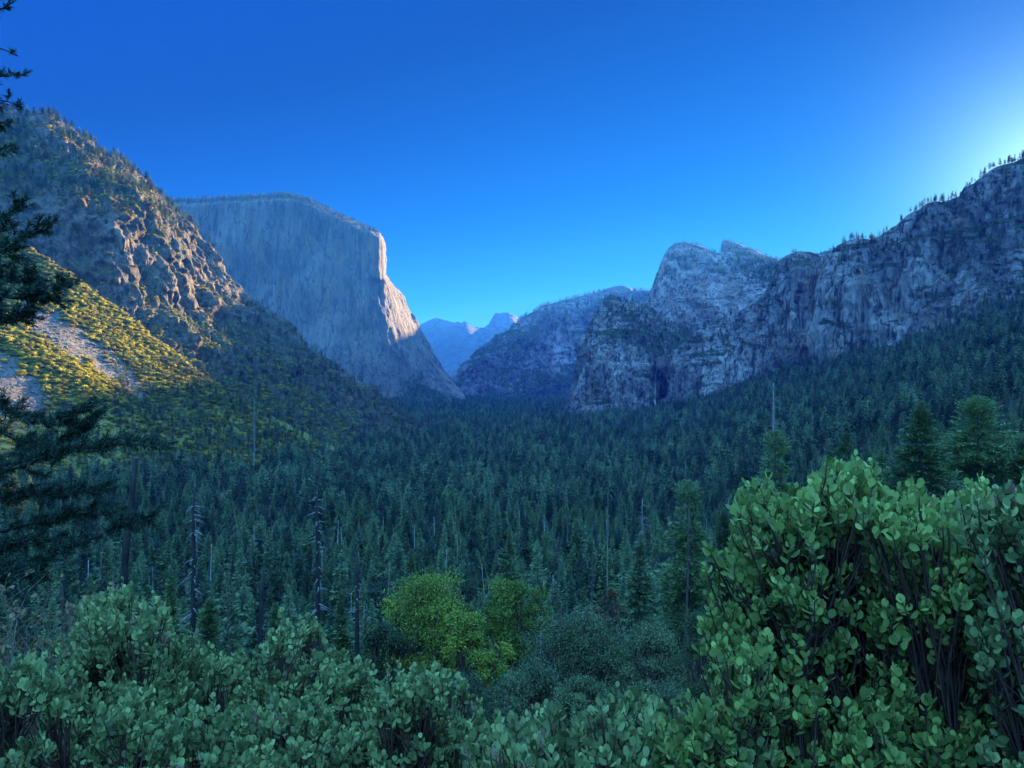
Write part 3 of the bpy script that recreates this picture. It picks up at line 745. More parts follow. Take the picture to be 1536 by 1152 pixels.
def crown_of(r, h, n, seed, leaf, lobes):
    """broadleaf crown: many small leafy boughs over an uneven dome, gaps between them"""
    g = np.random.default_rng(seed)
    mb = MB()
    az = np.arange(lobes) * 2.39996 + g.normal(0, 0.35, lobes)
    zz = g.uniform(0.05, 1.0, lobes)
    rad = np.sqrt(np.clip(1 - (zz * 0.98) ** 2.4, 0.02, 1)) * g.uniform(0.35, 1.08, lobes) * (1 + 0.3 * np.sin(az * 2 + seed))
    c = np.stack([np.cos(az) * rad * r * 0.85, np.sin(az) * rad * r * 0.85, zz * h * 0.86], -1)
    sz = g.uniform(0.11, 0.27, lobes) * r
    k = g.choice(lobes, n, p=sz ** 2 / (sz ** 2).sum())
    d = g.normal(0, 1, (n, 3)); d = unit(d) * (g.uniform(0, 1, (n, 1)) ** 0.45)
    # ragged skin: boughs reach out in fingers
    q = unit(d)
    rag = 1 + 0.9 * gnoise(q * 2.2 + k[:, None] * 3.1) + 0.6 * gnoise(q * 5.0 + k[:, None] * 1.7)
    p = c[k] + d * (sz[k] * rag)[:, None] * np.array([1.15, 1.15, 0.8])
    dr = unit(q * 0.5 + g.normal(0, 0.7, (n, 3)) + np.array([0, 0, -0.1]))
    sd = unit(np.cross(dr, unit(g.normal(0, 1, (n, 3)) + np.array([0, 0, 0.8]))))
    tint = np.clip(0.38 + 0.18 * g.normal(size=lobes)[k] + g.normal(0, 0.2, n), 0, 0.95)
    V, f = kites(p, dr, sd, leaf * g.uniform(0.6, 1.3, n), leaf * g.uniform(0.24, 0.42, n))
    mb.add(V, f, tint=np.repeat(tint, 4))
    return mb, c

# ------------------------------------------------------------------ surface lookup for planting
def surfaces(X, Y):
    """for many places at once: highest of the ground and the mountains: height, source key, plant cover, slope"""
    Z = ground_z(X, Y)
    K_ = np.full(len(X), 'ground', dtype=object)
    VG = np.ones(len(X)); SL = np.ones(len(X))
    down = Vector((0, 0, -1))
    for key, b, vg in BVH:
        S = SURF[key][0]
        m = np.where((X > S[..., 0].min()) & (X < S[..., 0].max()) & (Y > S[..., 1].min()) & (Y < S[..., 1].max() + 200))[0]
        for i in m:
            hit = b.ray_cast(Vector((X[i], Y[i], 1600)), down)
            if hit[0] is not None and hit[0].z > Z[i]:
                Z[i] = hit[0].z; K_[i] = key; VG[i] = vg[hit[2]]; SL[i] = abs(hit[1].z)
    return Z, K_, VG, SL

def scatter(name, protos, pts, idx, scl, label, cat, lean=0.0):
    """ONE object that carries an uncountable mass of plants (geometry nodes, mesh instances)"""
    n = len(pts)
    me = bpy.data.meshes.new(name)
    me.vertices.add(n)
    me.vertices.foreach_set('co', np.asarray(pts, np.float32).ravel())
    g = np.random.default_rng(n)
    rot = np.stack([g.normal(0, 0.03, n), g.normal(0, 0.03, n), g.uniform(0, 6.283, n)], -1)
    for nm, ty, key, data in (('idx', 'INT', 'value', np.asarray(idx, np.int32)), ('rot', 'FLOAT_VECTOR', 'vector', rot), ('scl', 'FLOAT_VECTOR', 'vector', scl)):
        a = me.attributes.new(nm, ty, 'POINT')
        a.data.foreach_set(key, np.ascontiguousarray(data, np.int32 if ty == 'INT' else np.float32).ravel())
    o = link(name, me)
    tag(o, label, cat, kind='stuff')
    ng = bpy.data.node_groups.new(name + '_nodes', 'GeometryNodeTree')
    ng.interface.new_socket('Geometry', in_out='INPUT', socket_type='NodeSocketGeometry')
    ng.interface.new_socket('Geometry', in_out='OUTPUT', socket_type='NodeSocketGeometry')
    gi, go = ng.nodes.new('NodeGroupInput'), ng.nodes.new('NodeGroupOutput')
    join = None
    iop = ng.nodes.new('GeometryNodeInstanceOnPoints')
    g2i = ng.nodes.new('GeometryNodeGeometryToInstance')
    for p in reversed(protos):
        oi = ng.nodes.new('GeometryNodeObjectInfo')
        oi.inputs['Object'].default_value = bpy.data.objects.new(p.name + '_source', p)
        oi.inputs['As Instance'].default_value = False
        ng.links.new(oi.outputs['Geometry'], g2i.inputs[0])
    iop.inputs['Pick Instance'].default_value = True
    def named(nm, ty):
        a = ng.nodes.new('GeometryNodeInputNamedAttribute')
        a.data_type = ty
        a.inputs['Name'].default_value = nm
        return a.outputs['Attribute']
    ng.links.new(gi.outputs[0], iop.inputs['Points'])
    ng.links.new(g2i.outputs[0], iop.inputs['Instance'])
    ng.links.new(named('idx', 'INT'), iop.inputs['Instance Index'])
    ng.links.new(named('rot', 'FLOAT_VECTOR'), iop.inputs['Rotation'])
    ng.links.new(named('scl', 'FLOAT_VECTOR'), iop.inputs['Scale'])
    ng.links.new(iop.outputs[0], go.inputs[0])
    md = o.modifiers.new('plants', 'NODES')
    md.node_group = ng
    return o

# skyline of the near bushes, used to keep hidden trees out of the count
BUSH_PX = [0, 90, 130, 180, 250, 300, 380, 420, 480, 560, 640, 720, 760, 1000, 1050, 1080, 1120, 1240, 1310, 1340, 1420, 1500, 1536]
BUSH_PY = [960, 930, 905, 895, 930, 985, 1000, 950, 960, 1010, 1020, 1050, 1085, 1070, 960, 820, 750, 725, 725, 780, 790, 740, 730]

# ------------------------------------------------------------------ forest
def plant_forest():
    g = np.random.default_rng(21)
    near = []
    for k in range(7):
        h = 30.0
        near.append(conifer(h, [5.2, 4.2, 6.0, 4.8, 3.8, 5.6, 4.5][k], 190, 22, 100 + k, [0.10, 0.22, 0.14, 0.3, 0.08, 0.2, 0.12][k], [0.9, 0.75, 1.0, 0.7, 0.95, 0.85, 0.8][k], 0.95, 0.15))
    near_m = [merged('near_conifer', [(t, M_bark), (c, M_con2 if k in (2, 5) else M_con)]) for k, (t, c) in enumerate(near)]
    far_m = []
    for k in range(5):
        t, c = conifer(30.0, [5.4, 4.4, 5.0, 5.8, 4.0][k], 70, 10, 200 + k, [0.1, 0.2, 0.15, 0.1, 0.25][k], [0.95, 0.8, 1.0, 0.9, 0.85][k], 1.9, 0.08)
        far_m.append(merged('far_conifer', [(t, M_bark), (c, M_con)]))
    shrub_m = []
    for k in range(4):
        mb, _ = clump(4.2, [5.0, 6.0, 4.2, 7.5][k], 330, 300 + k, 1.15, 8)
        shrub_m.append(merged('chaparral_shrub', [(mb, M_brush)]))
    und_m = []
    for k in range(3):
        mb, _ = clump(3.0, 3.6, 260, 320 + k, 0.8, 7)
        und_m.append(merged('undergrowth_shrub', [(mb, M_under)]))
    leafy = []
    for k in range(2):
        mb, _ = clump(5.5, 11.0, 420, 340 + k, 1.3, 10)
        leafy.append(merged('leafy_tree', [(mb, M_live if k else M_con2)]))
    trees, brush = [], []          # (x,y,z,h,d,key)
    def sample(d0, d1, per, px0=-260, px1=1800):
        n = int((px1 - px0) / F * 0.5 * (d1 * d1 - d0 * d0) / per)
        d = np.sqrt(g.uniform(d0 * d0, d1 * d1, n))
        px = g.uniform(px0, px1, n)
        return px, d
    for d0, d1, per in ((105, 500, 85), (500, 1300, 85), (1300, 2600, 120), (2600, 6200, 260)):
        px, d = sample(d0, d1, per)
        X = d * (px - CX) / F
        dens = fbm(np.stack([X / 90, d / 90, np.zeros_like(d)], -1), 3)
        for x, y, p, q, z, key, vg, sl in zip(X, d, px, dens, *surfaces(X, d)):
            if key == 'ground':
                if q < -0.17 or (p > 1100 and y < 250):
                    continue
                if p > 1000 and y < 700:
                    h = g.triangular(10, 17, 28)
                else:
                    h = g.triangular(8, 18, 40) * (1 + 1.1 * q)
                if y < 260: h *= 0.72
                trees.append((x, y, z, h, key))
            elif key == 'spur':
                if (y < 1000 and p > 60 and g.uniform() < 0.35) or (p > 170 and z < 35 and g.uniform() < 0.95):
                    trees.append((x, y, z, g.uniform(9, 18), key))
            elif key == 'left':
                if vg > 0.35 and z > 300 and g.uniform() < 0.75:
                    trees.append((x, y, z, g.uniform(13, 27), key))
                elif vg > 0.5 and g.uniform() < 0.45:
                    trees.append((x, y, z, g.uniform(9, 22), key))
            elif key in ('far', 'halfdome', 'dome'):
                continue
            elif vg > 0.42 and sl > 0.35 and g.uniform() < 0.85:
                trees.append((x, y, z, g.uniform(14, 28), key))
    # brush on the sunlit spur and the left mountain
    for d0, d1, per in ((650, 1000, 16), (1000, 1320, 8.5), (1320, 1700, 44)):
        px, d = sample(d0, d1, per, -260, 640)
        X = d * (px - CX) / F
        E = fbm(np.stack([X / 26, d / 26, np.zeros_like(d)], -1), 3) * 1.1
        for x, y, e, z, key, vg, sl in zip(X, d, E, *surfaces(X, d)):
            if key == 'spur':
                if z < -5 and g.uniform() < min(0.75, 0.35 - z * 0.008):
                    continue
                if vg + e * 1.5 > 0.42:
                    brush.append((x, y, z - 0.6, g.uniform(0.45, 1.25) * (1.0 if y > 1000 else 0.9)))
            elif key == 'left' and vg > 0.42 and sl > 0.3:
                brush.append((x, y, z - 0.6, g.uniform(0.4, 1.0)))
    # fringe of trees on the skylines
    for key, n, h0, h1, a, b in (('cap', 230, 10, 22, 255, 562), ('mid', 260, 16, 34, 740, 985), ('peaks', 120, 8, 18, 1010, 1290), ('left', 150, 9, 22, 0, 330), ('buttress', 50, 10, 20, 905, 1010)):
        c = CREST[key]
        cpx = CX + F * c[:, 0] / c[:, 1]
        ok = np.where((cpx > a) & (cpx < b))[0]
        for i in g.choice(ok, n):
            x, y, z = c[i]
            trees.append((x + g.uniform(-6, 6), y, z - 2.0, g.uniform(h0, h1), key))
    T = np.array([t[:4] for t in trees])
    keys = np.array([t[4] for t in trees])
    px = CX + F * T[:, 0] / T[:, 1]; top = CY - F * (T[:, 2] + T[:, 3]) / T[:, 1]
    seen = (px > 5) & (px < 1530) & (top < np.interp(px, BUSH_PX, BUSH_PY) - 12) & (keys == 'ground')
    size = np.where(seen, T[:, 3] / T[:, 1], 0)
    single = np.argsort(-size)[:300]
    rest = np.ones(len(T), bool); rest[single] = False
    # the three hundred largest in view are trees of their own
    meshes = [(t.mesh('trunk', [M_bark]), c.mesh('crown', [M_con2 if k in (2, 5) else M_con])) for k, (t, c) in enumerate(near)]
    lab = 'slender dark green conifer among many in the shaded forest below the viewpoint'
    for q, i in enumerate(single):
        x, y, z, h = T[i]
        k = int(g.integers(0, len(meshes)))
        e = empty('conifer_tree', (x, y, z), g.uniform(0, 6.28), h / 30.0)
        e.scale = (h / 30.0 * g.uniform(0.85, 1.25),) * 2 + (h / 30.0,)
        tag(e, lab, 'tree', 'conifers of the forest below the viewpoint')
        link('trunk', meshes[k][0], e); link('crown', meshes[k][1], e)
    T = T[rest]
    nearby = T[:, 1] < 750
    idx = np.where(nearby, g.integers(0, 7, len(T)), 7 + g.integers(0, 5, len(T)))
    idx = np.where((g.uniform(size=len(T)) < 0.07) & (keys[rest] == 'ground'), 12 + g.integers(0, 2, len(T)), idx)
    s = T[:, 3] / 30.0
    w = s * g.uniform(0.85, 1.3, len(T))
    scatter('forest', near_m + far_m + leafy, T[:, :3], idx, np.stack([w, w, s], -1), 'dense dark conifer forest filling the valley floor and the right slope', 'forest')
    B = np.array(brush)
    s = B[:, 3]
    scatter('chaparral', shrub_m, B[:, :3], g.integers(0, 4, len(B)), np.stack([s * g.uniform(0.9, 1.5, len(B)), s * g.uniform(0.9, 1.5, len(B)), s * g.uniform(0.5, 1.1, len(B))], -1), 'yellow green brush covering the sunlit left slope', 'brush')
    # boulders lying in the chutes of the spur
    rocks = []
    for k in range(3):
        q = np.random.default_rng(500 + k)
        n_ = 26
        dd = unit(q.normal(0, 1, (n_, 3)))
        import bmesh
        bm = bmesh.new()
        for v in dd * q.uniform(0.75, 1.1, (n_, 1)) * np.array([1.2, 0.9, 0.75]):
            bm.verts.new(v)
        bmesh.ops.convex_hull(bm, input=bm.verts)
        me = bpy.data.meshes.new('boulder_%d' % k)
        bm.to_mesh(me); bm.free()
        me.materials.append(M_talus)
        rocks.append(me)
    px, d = sample(900, 1260, 9, -260, 320)
    X = d * (px - CX) / F
    E = fbm(np.stack([X / 26, d / 26, np.zeros_like(d)], -1), 3) * 1.1
    Z, KK, VG, SL = surfaces(X, d)
    ok = (KK == 'spur') & (VG + E * 1.5 < 0.45)
    s = 0.5 + g.pareto(3.0, ok.sum()) * 1.1
    s = np.clip(s, 0.5, 4.0)
    scatter('talus', rocks, np.stack([X[ok], d[ok], Z[ok]], -1), g.integers(0, 3, ok.sum()), np.stack([s, s, s], -1), 'grey boulders strewn down the chutes of the sunlit slope', 'boulders')
    # undergrowth between the near trunks
    U = []
    p1, d1_ = sample(9, 70, 2.2, -100, 1640)
    p2, d2_ = sample(70, 420, 14, -100, 1640)
    px, d = np.concatenate([p1, p2]), np.concatenate([d1_, d2_])
    X = d * (px - CX) / F
    Z = ground_z(X, d)
    s = np.where(d < 70, 0.32, 0.9) * g.uniform(0.5, 1.3, len(d))
    scatter('undergrowth', und_m, np.stack([X, d, Z - 0.3], -1), g.integers(0, 3, len(d)), np.stack([s, s, s], -1), 'low dark undergrowth between the trees on the near slope', 'undergrowth')
    print('trees', len(trees), 'brush', len(B), 'under', len(d))
plant_forest()
# ------------------------------------------------------------------ single trees of the middle distance
def gz(px, d):
    return float(ground_z(np.array([d * (px - CX) / F]), np.array([float(d)]))[0])

def single_conifer(px, top, d, rpx, label, seed, nb=210, ns=40, base=0.12, power=0.8, spray=0.55, mat=None, thin=0.1, spire=None, rz=0.0):
    """a conifer whose tip stands at photo height top; rpx = half width of the crown in photo pixels"""
    z0 = gz(px, d)
    ztop = d * (CY - top) / F
    h = ztop - z0
    x = d * (px - CX) / F
    e = empty('pine_tree', (x, d, z0), rz)
    tag(e, label, 'tree')
    hc = h if spire is None else d * (CY - spire) / F - z0
    t, c = conifer(hc, 1.4 * rpx * d / F, int(nb * 2.0), int(ns * 1.7), seed, base, power, spray * 1.25, thin)
    link('trunk', t.mesh('trunk', [M_bark]), e)
    link('crown', c.mesh('crown', [mat or M_pine]), e)
    if spire is not None:                                # bare dead top above the green crown
        g = np.random.default_rng(seed + 5)
        mb = MB()
        zz = np.linspace(hc * 0.94, h, 8)
        mb.tube(np.stack([g.normal(0, 0.05, 8), g.normal(0, 0.05, 8), zz], -1), np.linspace(0.30, 0.09, 8), 6)
        for k in range(15):
            z = g.uniform(hc * 0.97, h)
            a = g.uniform(0, 6.283); ln = g.uniform(0.6, 3.2) * (1.15 - (z - hc) / (h - hc) * 0.7)
            s = np.linspace(0, 1, 5)
            mb.tube(np.stack([np.cos(a) * ln * s, np.sin(a) * ln * s, z + ln * (0.15 * s - 0.45 * s ** 2.2 + g.uniform(-.1, .3) * s ** 3)], -1), np.linspace(0.085, 0.022, 5), 4)
        link('dead_top', mb.mesh('dead_top', [M_snag]), e)
    return e

single_conifer(1160, 574, 150, 52, 'tall pine with a bare dead spire above its green crown', 31, 230, 44, 0.10, 0.62, 0.62, spire=646, thin=0.28)
single_conifer(1383, 604, 140, 62, 'broad dark pine with a pointed top, behind the large right bush', 32, 300, 52, 0.08, 0.72, 0.55, thin=0.05)
single_conifer(1466, 596, 172, 66, 'soft rounded pine right of the broad pointed pine', 33, 320, 50, 0.10, 0.62, 0.6, M_pine, 0.03)
single_conifer(1266, 648, 172, 44, 'medium pine between the dead topped pine and the broad pine', 34, 230, 40, 0.10, 0.75, 0.6)
single_conifer(1545, 655, 160, 52, 'pine cut off by the right edge of the view', 35, 240, 44, 0.1, 0.7, 0.6)
single_conifer(1322, 672, 205, 30, 'small pine filling the gap left of the broad pointed pine', 36, 170, 34, 0.1, 0.8, 0.65)
single_conifer(1034, 722, 165, 42, 'ragged pine left of the large bush with open layered boughs', 37, 190, 40, 0.16, 0.6, 0.65, thin=0.25)
single_conifer(1086, 765, 150, 34, 'lower pine against the left edge of the large bush', 38, 180, 36, 0.12, 0.7, 0.6, thin=0.12)
single_conifer(960, 800, 140, 30, 'narrow dark pine under the pale snag with drooping branches', 39, 170, 34, 0.1, 0.75, 0.6, M_con)
single_conifer(766, 792, 150, 32, 'bright conical fir rising behind the yellow green oaks', 40, 210, 38, 0.06, 0.85, 0.55)
single_conifer(618, 822, 150, 28, 'conical fir behind the left shoulder of the yellow green oak', 41, 190, 34, 0.06, 0.9, 0.55)
single_conifer(315, 895, 110, 36, 'bushy young fir beside the charred trunk with pale branches', 42, 200, 36, 0.04, 0.8, 0.5)
single_conifer(415, 905, 105, 30, 'young fir between two charred trunks above the left bushes', 43, 190, 34, 0.04, 0.85, 0.5)
single_conifer(255, 850, 130, 24, 'slim young fir left of the charred trunk with pale branches', 44, 170, 32, 0.05, 0.9, 0.5)
single_conifer(512, 888, 110, 26, 'young fir left of the yellow green oak', 45, 180, 32, 0.05, 0.85, 0.5)

# ------------------------------------------------------------------ dead trees
def snag(px, top, bot, d, mat, label, seed, r0=0.28, nbr=26, brl=2.0, droop=0.6, lean=0.0, group=None, bmat=None, name='dead_tree', br0=0.25, tip=0.22):
    g = np.random.default_rng(seed)
    zt = d * (CY - top) / F; zb = d * (CY - bot) / F
    z0 = min(zb, gz(px, d) + 0.0) if bot > 0 else gz(px, d)
    z0 = max(z0 - 0.5, zb - 14)
    h = zt - z0
    e = empty(name, (d * (px - CX) / F, d, z0))
    tag(e, label, 'dead tree', group)
    mb = MB()
    n = 10
    zz = np.linspace(0, h, n)
    wob = np.cumsum(g.normal(0, h * 0.002, (n, 2)), 0)
    mb.tube(np.stack([wob[:, 0] + lean * zz, wob[:, 1], zz], -1), np.linspace(r0, r0 * tip, n), 8)
    link('trunk', mb.mesh('trunk', [mat]), e)
    if nbr:
        br = MB()
        for k in range(nbr):
            z = h * (br0 + (0.99 - br0) * g.uniform() ** 0.8)
            a = g.uniform(0, 6.283)
            ln = brl * g.uniform(0.15, 1.25) * (1.1 - z / h * 0.75)
            s = np.linspace(0, 1, 6)
            up = g.uniform(-0.1, 0.35)
            bx = np.interp(z, zz, wob[:, 0] + lean * zz); by = np.interp(z, zz, wob[:, 1])
            cu = g.normal(0, 0.25)
            P_ = np.stack([bx + ln * s * np.cos(a + cu * s), by + ln * s * np.sin(a + cu * s), z + ln * (up * s - droop * s ** 2 + 0.25 * droop * s ** 4)], -1)
            br.tube(P_, np.linspace(r0 * 0.2 + 0.015, 0.014, 6), 4)
            for _ in range(3):
                i = int(g.integers(2, 5)); q = P_[i]
                w = unit(np.array([math.cos(a + g.normal(0, 1)), math.sin(a + g.normal(0, 1)), g.normal(-0.2, 0.4)])) * ln * g.uniform(0.15, 0.4)
                br.tube([q, q + w * 0.5, q + w + np.array([0, 0, -0.1 * ln])], [0.014, 0.01, 0.006], 3)
        link('branches', br.mesh('branches', [bmat or M_snag]), e)
    return e

snag(148, 688, 930, 26, M_burnt, 'near black trunk standing right of the dark pine boughs', 51, 0.20, 6, 0.9, 0.1, 0.09, bmat=M_burnt, tip=0.45)
snag(290, 742, 968, 95, M_burnt, 'charred trunk with many pale curved branches above the left bushes', 52, 0.50, 70, 3.6, 0.7, tip=0.3)
snag(375, 850, 1004, 62, M_burnt, 'short leaning charred pole rising out of the left bushes', 53, 0.36, 5, 0.8, 0.3, 0.05, bmat=M_burnt, tip=0.3)
snag(475, 735, 955, 100, M_burnt, 'tall charred trunk with fine grey branches, left of centre', 54, 0.52, 60, 3.0, 0.5, tip=0.35)
snag(534, 828, 1008, 82, M_burnt, 'charred pole with sparse branches left of the yellow green oak', 55, 0.46, 18, 2.0, 0.4, tip=0.3)
snag(186, 832, 905, 120, M_snag, 'small pale dead fir with drooping branches beside the near black trunk', 56, 0.2, 40, 2.6, 1.0, br0=0.1)
snag(381, 568, 662, 430, M_snag, 'tall pale snag on the shaded slope under the left mountain', 57, 0.34, 60, 3.0, 0.9, tip=0.1)
snag(965, 748, 838, 150, M_snag, 'pale snag with drooping branches right of centre', 58, 0.28, 30, 3.4, 0.9)
snag(1025, 762, 945, 112, M_bark, 'bare brown trunk in front of the ragged pine', 59, 0.28, 10, 1.8, 0.4, 0.02)
snag(1217, 690, 772, 150, M_snag, 'thin pale snag right of the dead topped pine', 60, 0.16, 14, 1.6, 0.5)
snag(832, 798, 900, 140, M_bark, 'slim bare trunk with hooked branches behind the grey green shrubs', 61, 0.2, 12, 2.4, 0.7, 0.03)
snag(890, 788, 912, 135, M_bark, 'straight bare trunk left of the rust coloured shrub', 62, 0.2, 8, 1.5, 0.4)
snag(911, 738, 812, 230, M_snag, 'slender white pole snag left of the pale drooping snag', 63, 0.22, 5, 1.0, 0.3)
snag(345, 850, 985, 92, M_bark, 'thin bare trunk between the two charred left trunks', 64, 0.16, 16, 1.4, 0.5)
snag(1028, 690, 800, 190, M_snag, 'thin grey pole at the left side of the ragged pine', 65, 0.18, 6, 1.2, 0.4)
# the many pale poles standing in the left half of the forest look alike
g_ = np.random.default_rng(77)
for k in range(70):
    if k < 44:
        px = g_.uniform(80, 660); d = g_.uniform(260, 620)
    else:
        px = g_.uniform(640, 1150); d = g_.uniform(230, 650)
    z0 = gz(px, d)
    h = g_.uniform(20, 37)
    x = d * (px - CX) / F
    snag(px, CY - F * (z0 + h) / d, CY - F * z0 / d, d, M_pale if g_.uniform() < 0.8 else M_snag, 'bare pale dead pole standing among the green conifers of the forest', 900 + k, g_.uniform(0.28, 0.5), int(g_.integers(6, 20)), g_.uniform(1.0, 2.4), 0.6, g_.normal(0, 0.03), 'pale dead poles in the forest')

# ------------------------------------------------------------------ pines along the right ridge crest
def crest_pines():
    g = np.random.default_rng(5)
    c = CREST['right']
    cpx = CX + F * c[:, 0] / c[:, 1]
    pm = []
    for k in range(4):
        t, cr = conifer(20.0, [4.2, 3.2, 5.0, 2.6][k], 70, 10, 700 + k, [0.3, 0.15, 0.4, 0.1][k], [0.55, 0.8, 0.45, 0.9][k], 1.5, 0.3)
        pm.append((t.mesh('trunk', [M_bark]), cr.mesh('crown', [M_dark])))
    spots = list(g.uniform(1395, 1536, 30)) + list(g.uniform(1245, 1395, 9)) + [1402, 1426, 1433, 1441, 1476, 1498, 1512, 1523, 1530]
    for p in spots:
        i = int(np.argmin(np.abs(cpx - p)))
        x, y, z = c[i]
        k = int(g.integers(0, 4))
        s = g.uniform(9, 25) / 20.0
        e = empty('ridge_pine', (x, y + g.uniform(-3, 4), z - 1.5), g.uniform(0, 6.28), s)
        tag(e, 'tiny dark pine silhouetted on the backlit crest of the right ridge', 'tree', 'pines along the right ridge crest')
        link('trunk', pm[k][0], e); link('crown', pm[k][1], e)
    i = int(np.argmin(np.abs(cpx - 1317)))
    x, y, z = c[i]
    mb = MB()
    mb.tube([(0, 0, -2), (0.2, 0, 12), (0.3, 0, 27)], [0.75, 0.55, 0.3], 6)
    e = empty('dead_tree', (x, y - 2, z))
    tag(e, 'lone bare pole sticking up from the right ridge skyline', 'dead tree')
    link('trunk', mb.mesh('trunk', [M_bark]), e)
crest_pines()

# ------------------------------------------------------------------ waterfall in its cleft
def waterfall():
    left, right = [], []
    for py in np.linspace(541, 606, 28):
        cpx = 985 - 2.5 * math.sin((py - 541) / 65 * 1.6) + 0.5 * math.sin(py)
        w = 0.45 + 0.5 * (py - 541) / 65
        dd = None
        for key, b, vg in BVH:
            if key in ('buttress', 'tower', 'peaks'):
                dr = Vector(P(cpx, py, 1.0)).normalized()
                hit = b.ray_cast(Vector((0, 0, 0)), dr)
                if hit[0] is not None and (dd is None or hit[0].y < dd):
                    dd = hit[0].y
        dd = (dd or 2990) - 5
        left.append(P(cpx - w, py, dd)); right.append(P(cpx + w, py, dd - 1))
    left, right = np.array(left), np.array(right)
    mid = (left + right) / 2 - np.array([0, 3.0, 0])
    V = np.concatenate([left, mid, right])
    n = len(left); i = np.arange(n - 1)
    f = np.concatenate([np.stack([i, i + 1, n + i + 1, n + i], -1), np.stack([n + i, n + i + 1, 2 * n + i + 1, 2 * n + i], -1)])
    m, t, bs, out = new_mat('falling_water')
    nn = noise(t, coords(t, (0.6, 0.6, 0.03)), 1.0, 5, 0.6)
    t.links.new(mix(t, ramp(t, nn, 0.35, 0.65), (0.10, 0.105, 0.11), (0.42, 0.43, 0.44)), bs.inputs['Base Color'])
    o = link('waterfall', make_mesh('waterfall', V, [f], [m], True))
    tag(o, 'thin pale waterfall dropping down the dark cleft beside the buttress', 'waterfall')
waterfall()

# ------------------------------------------------------------------ broadleaf trees and shrubs on the near slope
def broadleaf(name, px, top, bot, d, wpx, mat, label, cat, seed, n=9000, leaf=0.20, lobes=14, wood=None, group=None, bare=0.25):
    g = np.random.default_rng(seed)
    z0 = gz(px, d)
    zt = d * (CY - top) / F; zb = d * (CY - bot) / F
    e = empty(name, (d * (px - CX) / F, d, z0))
    tag(e, label, cat, group)
    r = wpx * d / F / 2
    h = zt - zb
    mb, cen = crown_of(r, h, n, seed, leaf, lobes)
    off = np.array([0, 0, zb - z0])
    V = np.vstack(mb.v) + off
    me = make_mesh('crown', V, mb.f, [mat], False, {'tint': np.concatenate(mb.t)})
    tw = MB()
    base = np.array([0, 0, -0.4])
    fork = np.array([g.normal(0, 0.2), g.normal(0, 0.2), max(0.8, (zb - z0) * 0.8 + h * bare * 0.5)])
    s = np.linspace(0, 1, 6)[:, None]
    r0 = 0.05 * h ** 0.7 + 0.03
    tw.tube(base * (1 - s) + fork * s + g.normal(0, 0.04, (6, 3)), np.linspace(r0, r0 * 0.7, 6), 8)
    for c in cen:
        q = c + off
        m_ = (fork + q) / 2 + g.normal(0, 0.25, 3) + np.array([0, 0, -0.12 * h])
        a = (1 - s) ** 2 * fork + 2 * s * (1 - s) * m_ + s ** 2 * q
        tw.tube(a, np.linspace(r0 * 0.55, r0 * 0.12, 6), 5)
        for _ in range(5):
            w = unit(g.normal(0, 1, 3)) * r * g.uniform(0.2, 0.42)
            tw.tube([q - (q - a[3]) * 0.4, q + w * 0.5, q + w], [r0 * 0.14, r0 * 0.09, 0.01], 4)
    link('trunk', tw.mesh('trunk', [wood or M_bark]), e)
    link('crown', me, e)
    return e

broadleaf('oak_tree', 640, 844, 1025, 78, 200, M_oak, 'large yellow green oak in the lower middle of the view', 'tree', 81, 30000, 0.24, 90)
broadleaf('oak_tree', 770, 852, 985, 84, 120, M_oak, 'smaller yellow green oak right of the large one', 'tree', 82, 17000, 0.24, 42)
broadleaf('oak_tree', 705, 905, 1030, 70, 110, M_oak, 'low yellow green oak filling the gap between the two taller oaks', 'tree', 83, 14000, 0.22, 36)
broadleaf('oak_tree', 575, 930, 1040, 72, 90, M_under, 'dull green young oak left of the large yellow green oak', 'tree', 84, 11000, 0.2, 30)
broadleaf('shrub', 870, 905, 1075, 52, 190, M_live, 'large grey green shrub in the lower centre, right of the oaks', 'shrub', 85, 34000, 0.12, 70)
broadleaf('shrub', 985, 925, 1085, 48, 170, M_live, 'broad grey green shrub left of the large manzanita', 'shrub', 86, 30000, 0.115, 60)
broadleaf('shrub', 800, 985, 1110, 40, 170, M_live, 'low dark shrub in front of the small oak', 'shrub', 87, 24000, 0.10, 50)
broadleaf('shrub', 878, 1008, 1095, 30, 110, M_live, 'small paler shrub standing before the large grey green one', 'shrub', 88, 14000, 0.08, 34)
broadleaf('shrub', 985, 1020, 1120, 26, 150, M_live, 'dark twiggy shrub just left of the large manzanita base', 'shrub', 89, 18000, 0.08, 40)
broadleaf('shrub', 920, 878, 930, 95, 44, M_dry, 'small rust coloured shrub among the grey green ones', 'shrub', 90, 4000, 0.2, 16)
broadleaf('shrub', 1060, 900, 1080, 44, 120, M_under, 'dark green shrub hugging the left flank of the large manzanita', 'shrub', 91, 17000, 0.10, 36)
broadleaf('shrub', 700, 1010, 1120, 34, 150, M_under, 'dark green shrub under the oaks behind the near manzanita', 'shrub', 92, 14000, 0.09, 32)
broadleaf('shrub', 470, 960, 1060, 40, 140, M_under, 'dark shrub behind the middle left manzanita', 'shrub', 93, 14000, 0.1, 32)
broadleaf('shrub', 300, 965, 1060, 36, 150, M_under, 'dark shrub behind the left manzanita', 'shrub', 94, 14000, 0.1, 32)
# ------------------------------------------------------------------ manzanita bushes round the viewpoint
_LT = np.array([[0, 0, 0],
                [-.30, .22, .05], [-.43, .55, .07], [-.27, .86, .04],
                [0, .22, 0], [0, .55, 0], [0, .86, 0],
                [.30, .22, .05], [.43, .55, .07], [.27, .86, .04],
                [0, 1.0, .01]])
_LF3 = np.array([[0, 4, 1], [0, 7, 4], [3, 6, 10], [6, 9, 10]])
_LF4 = np.array([[1, 4, 5, 2], [2, 5, 6, 3], [4, 7, 8, 5], [5, 8, 9, 6]])

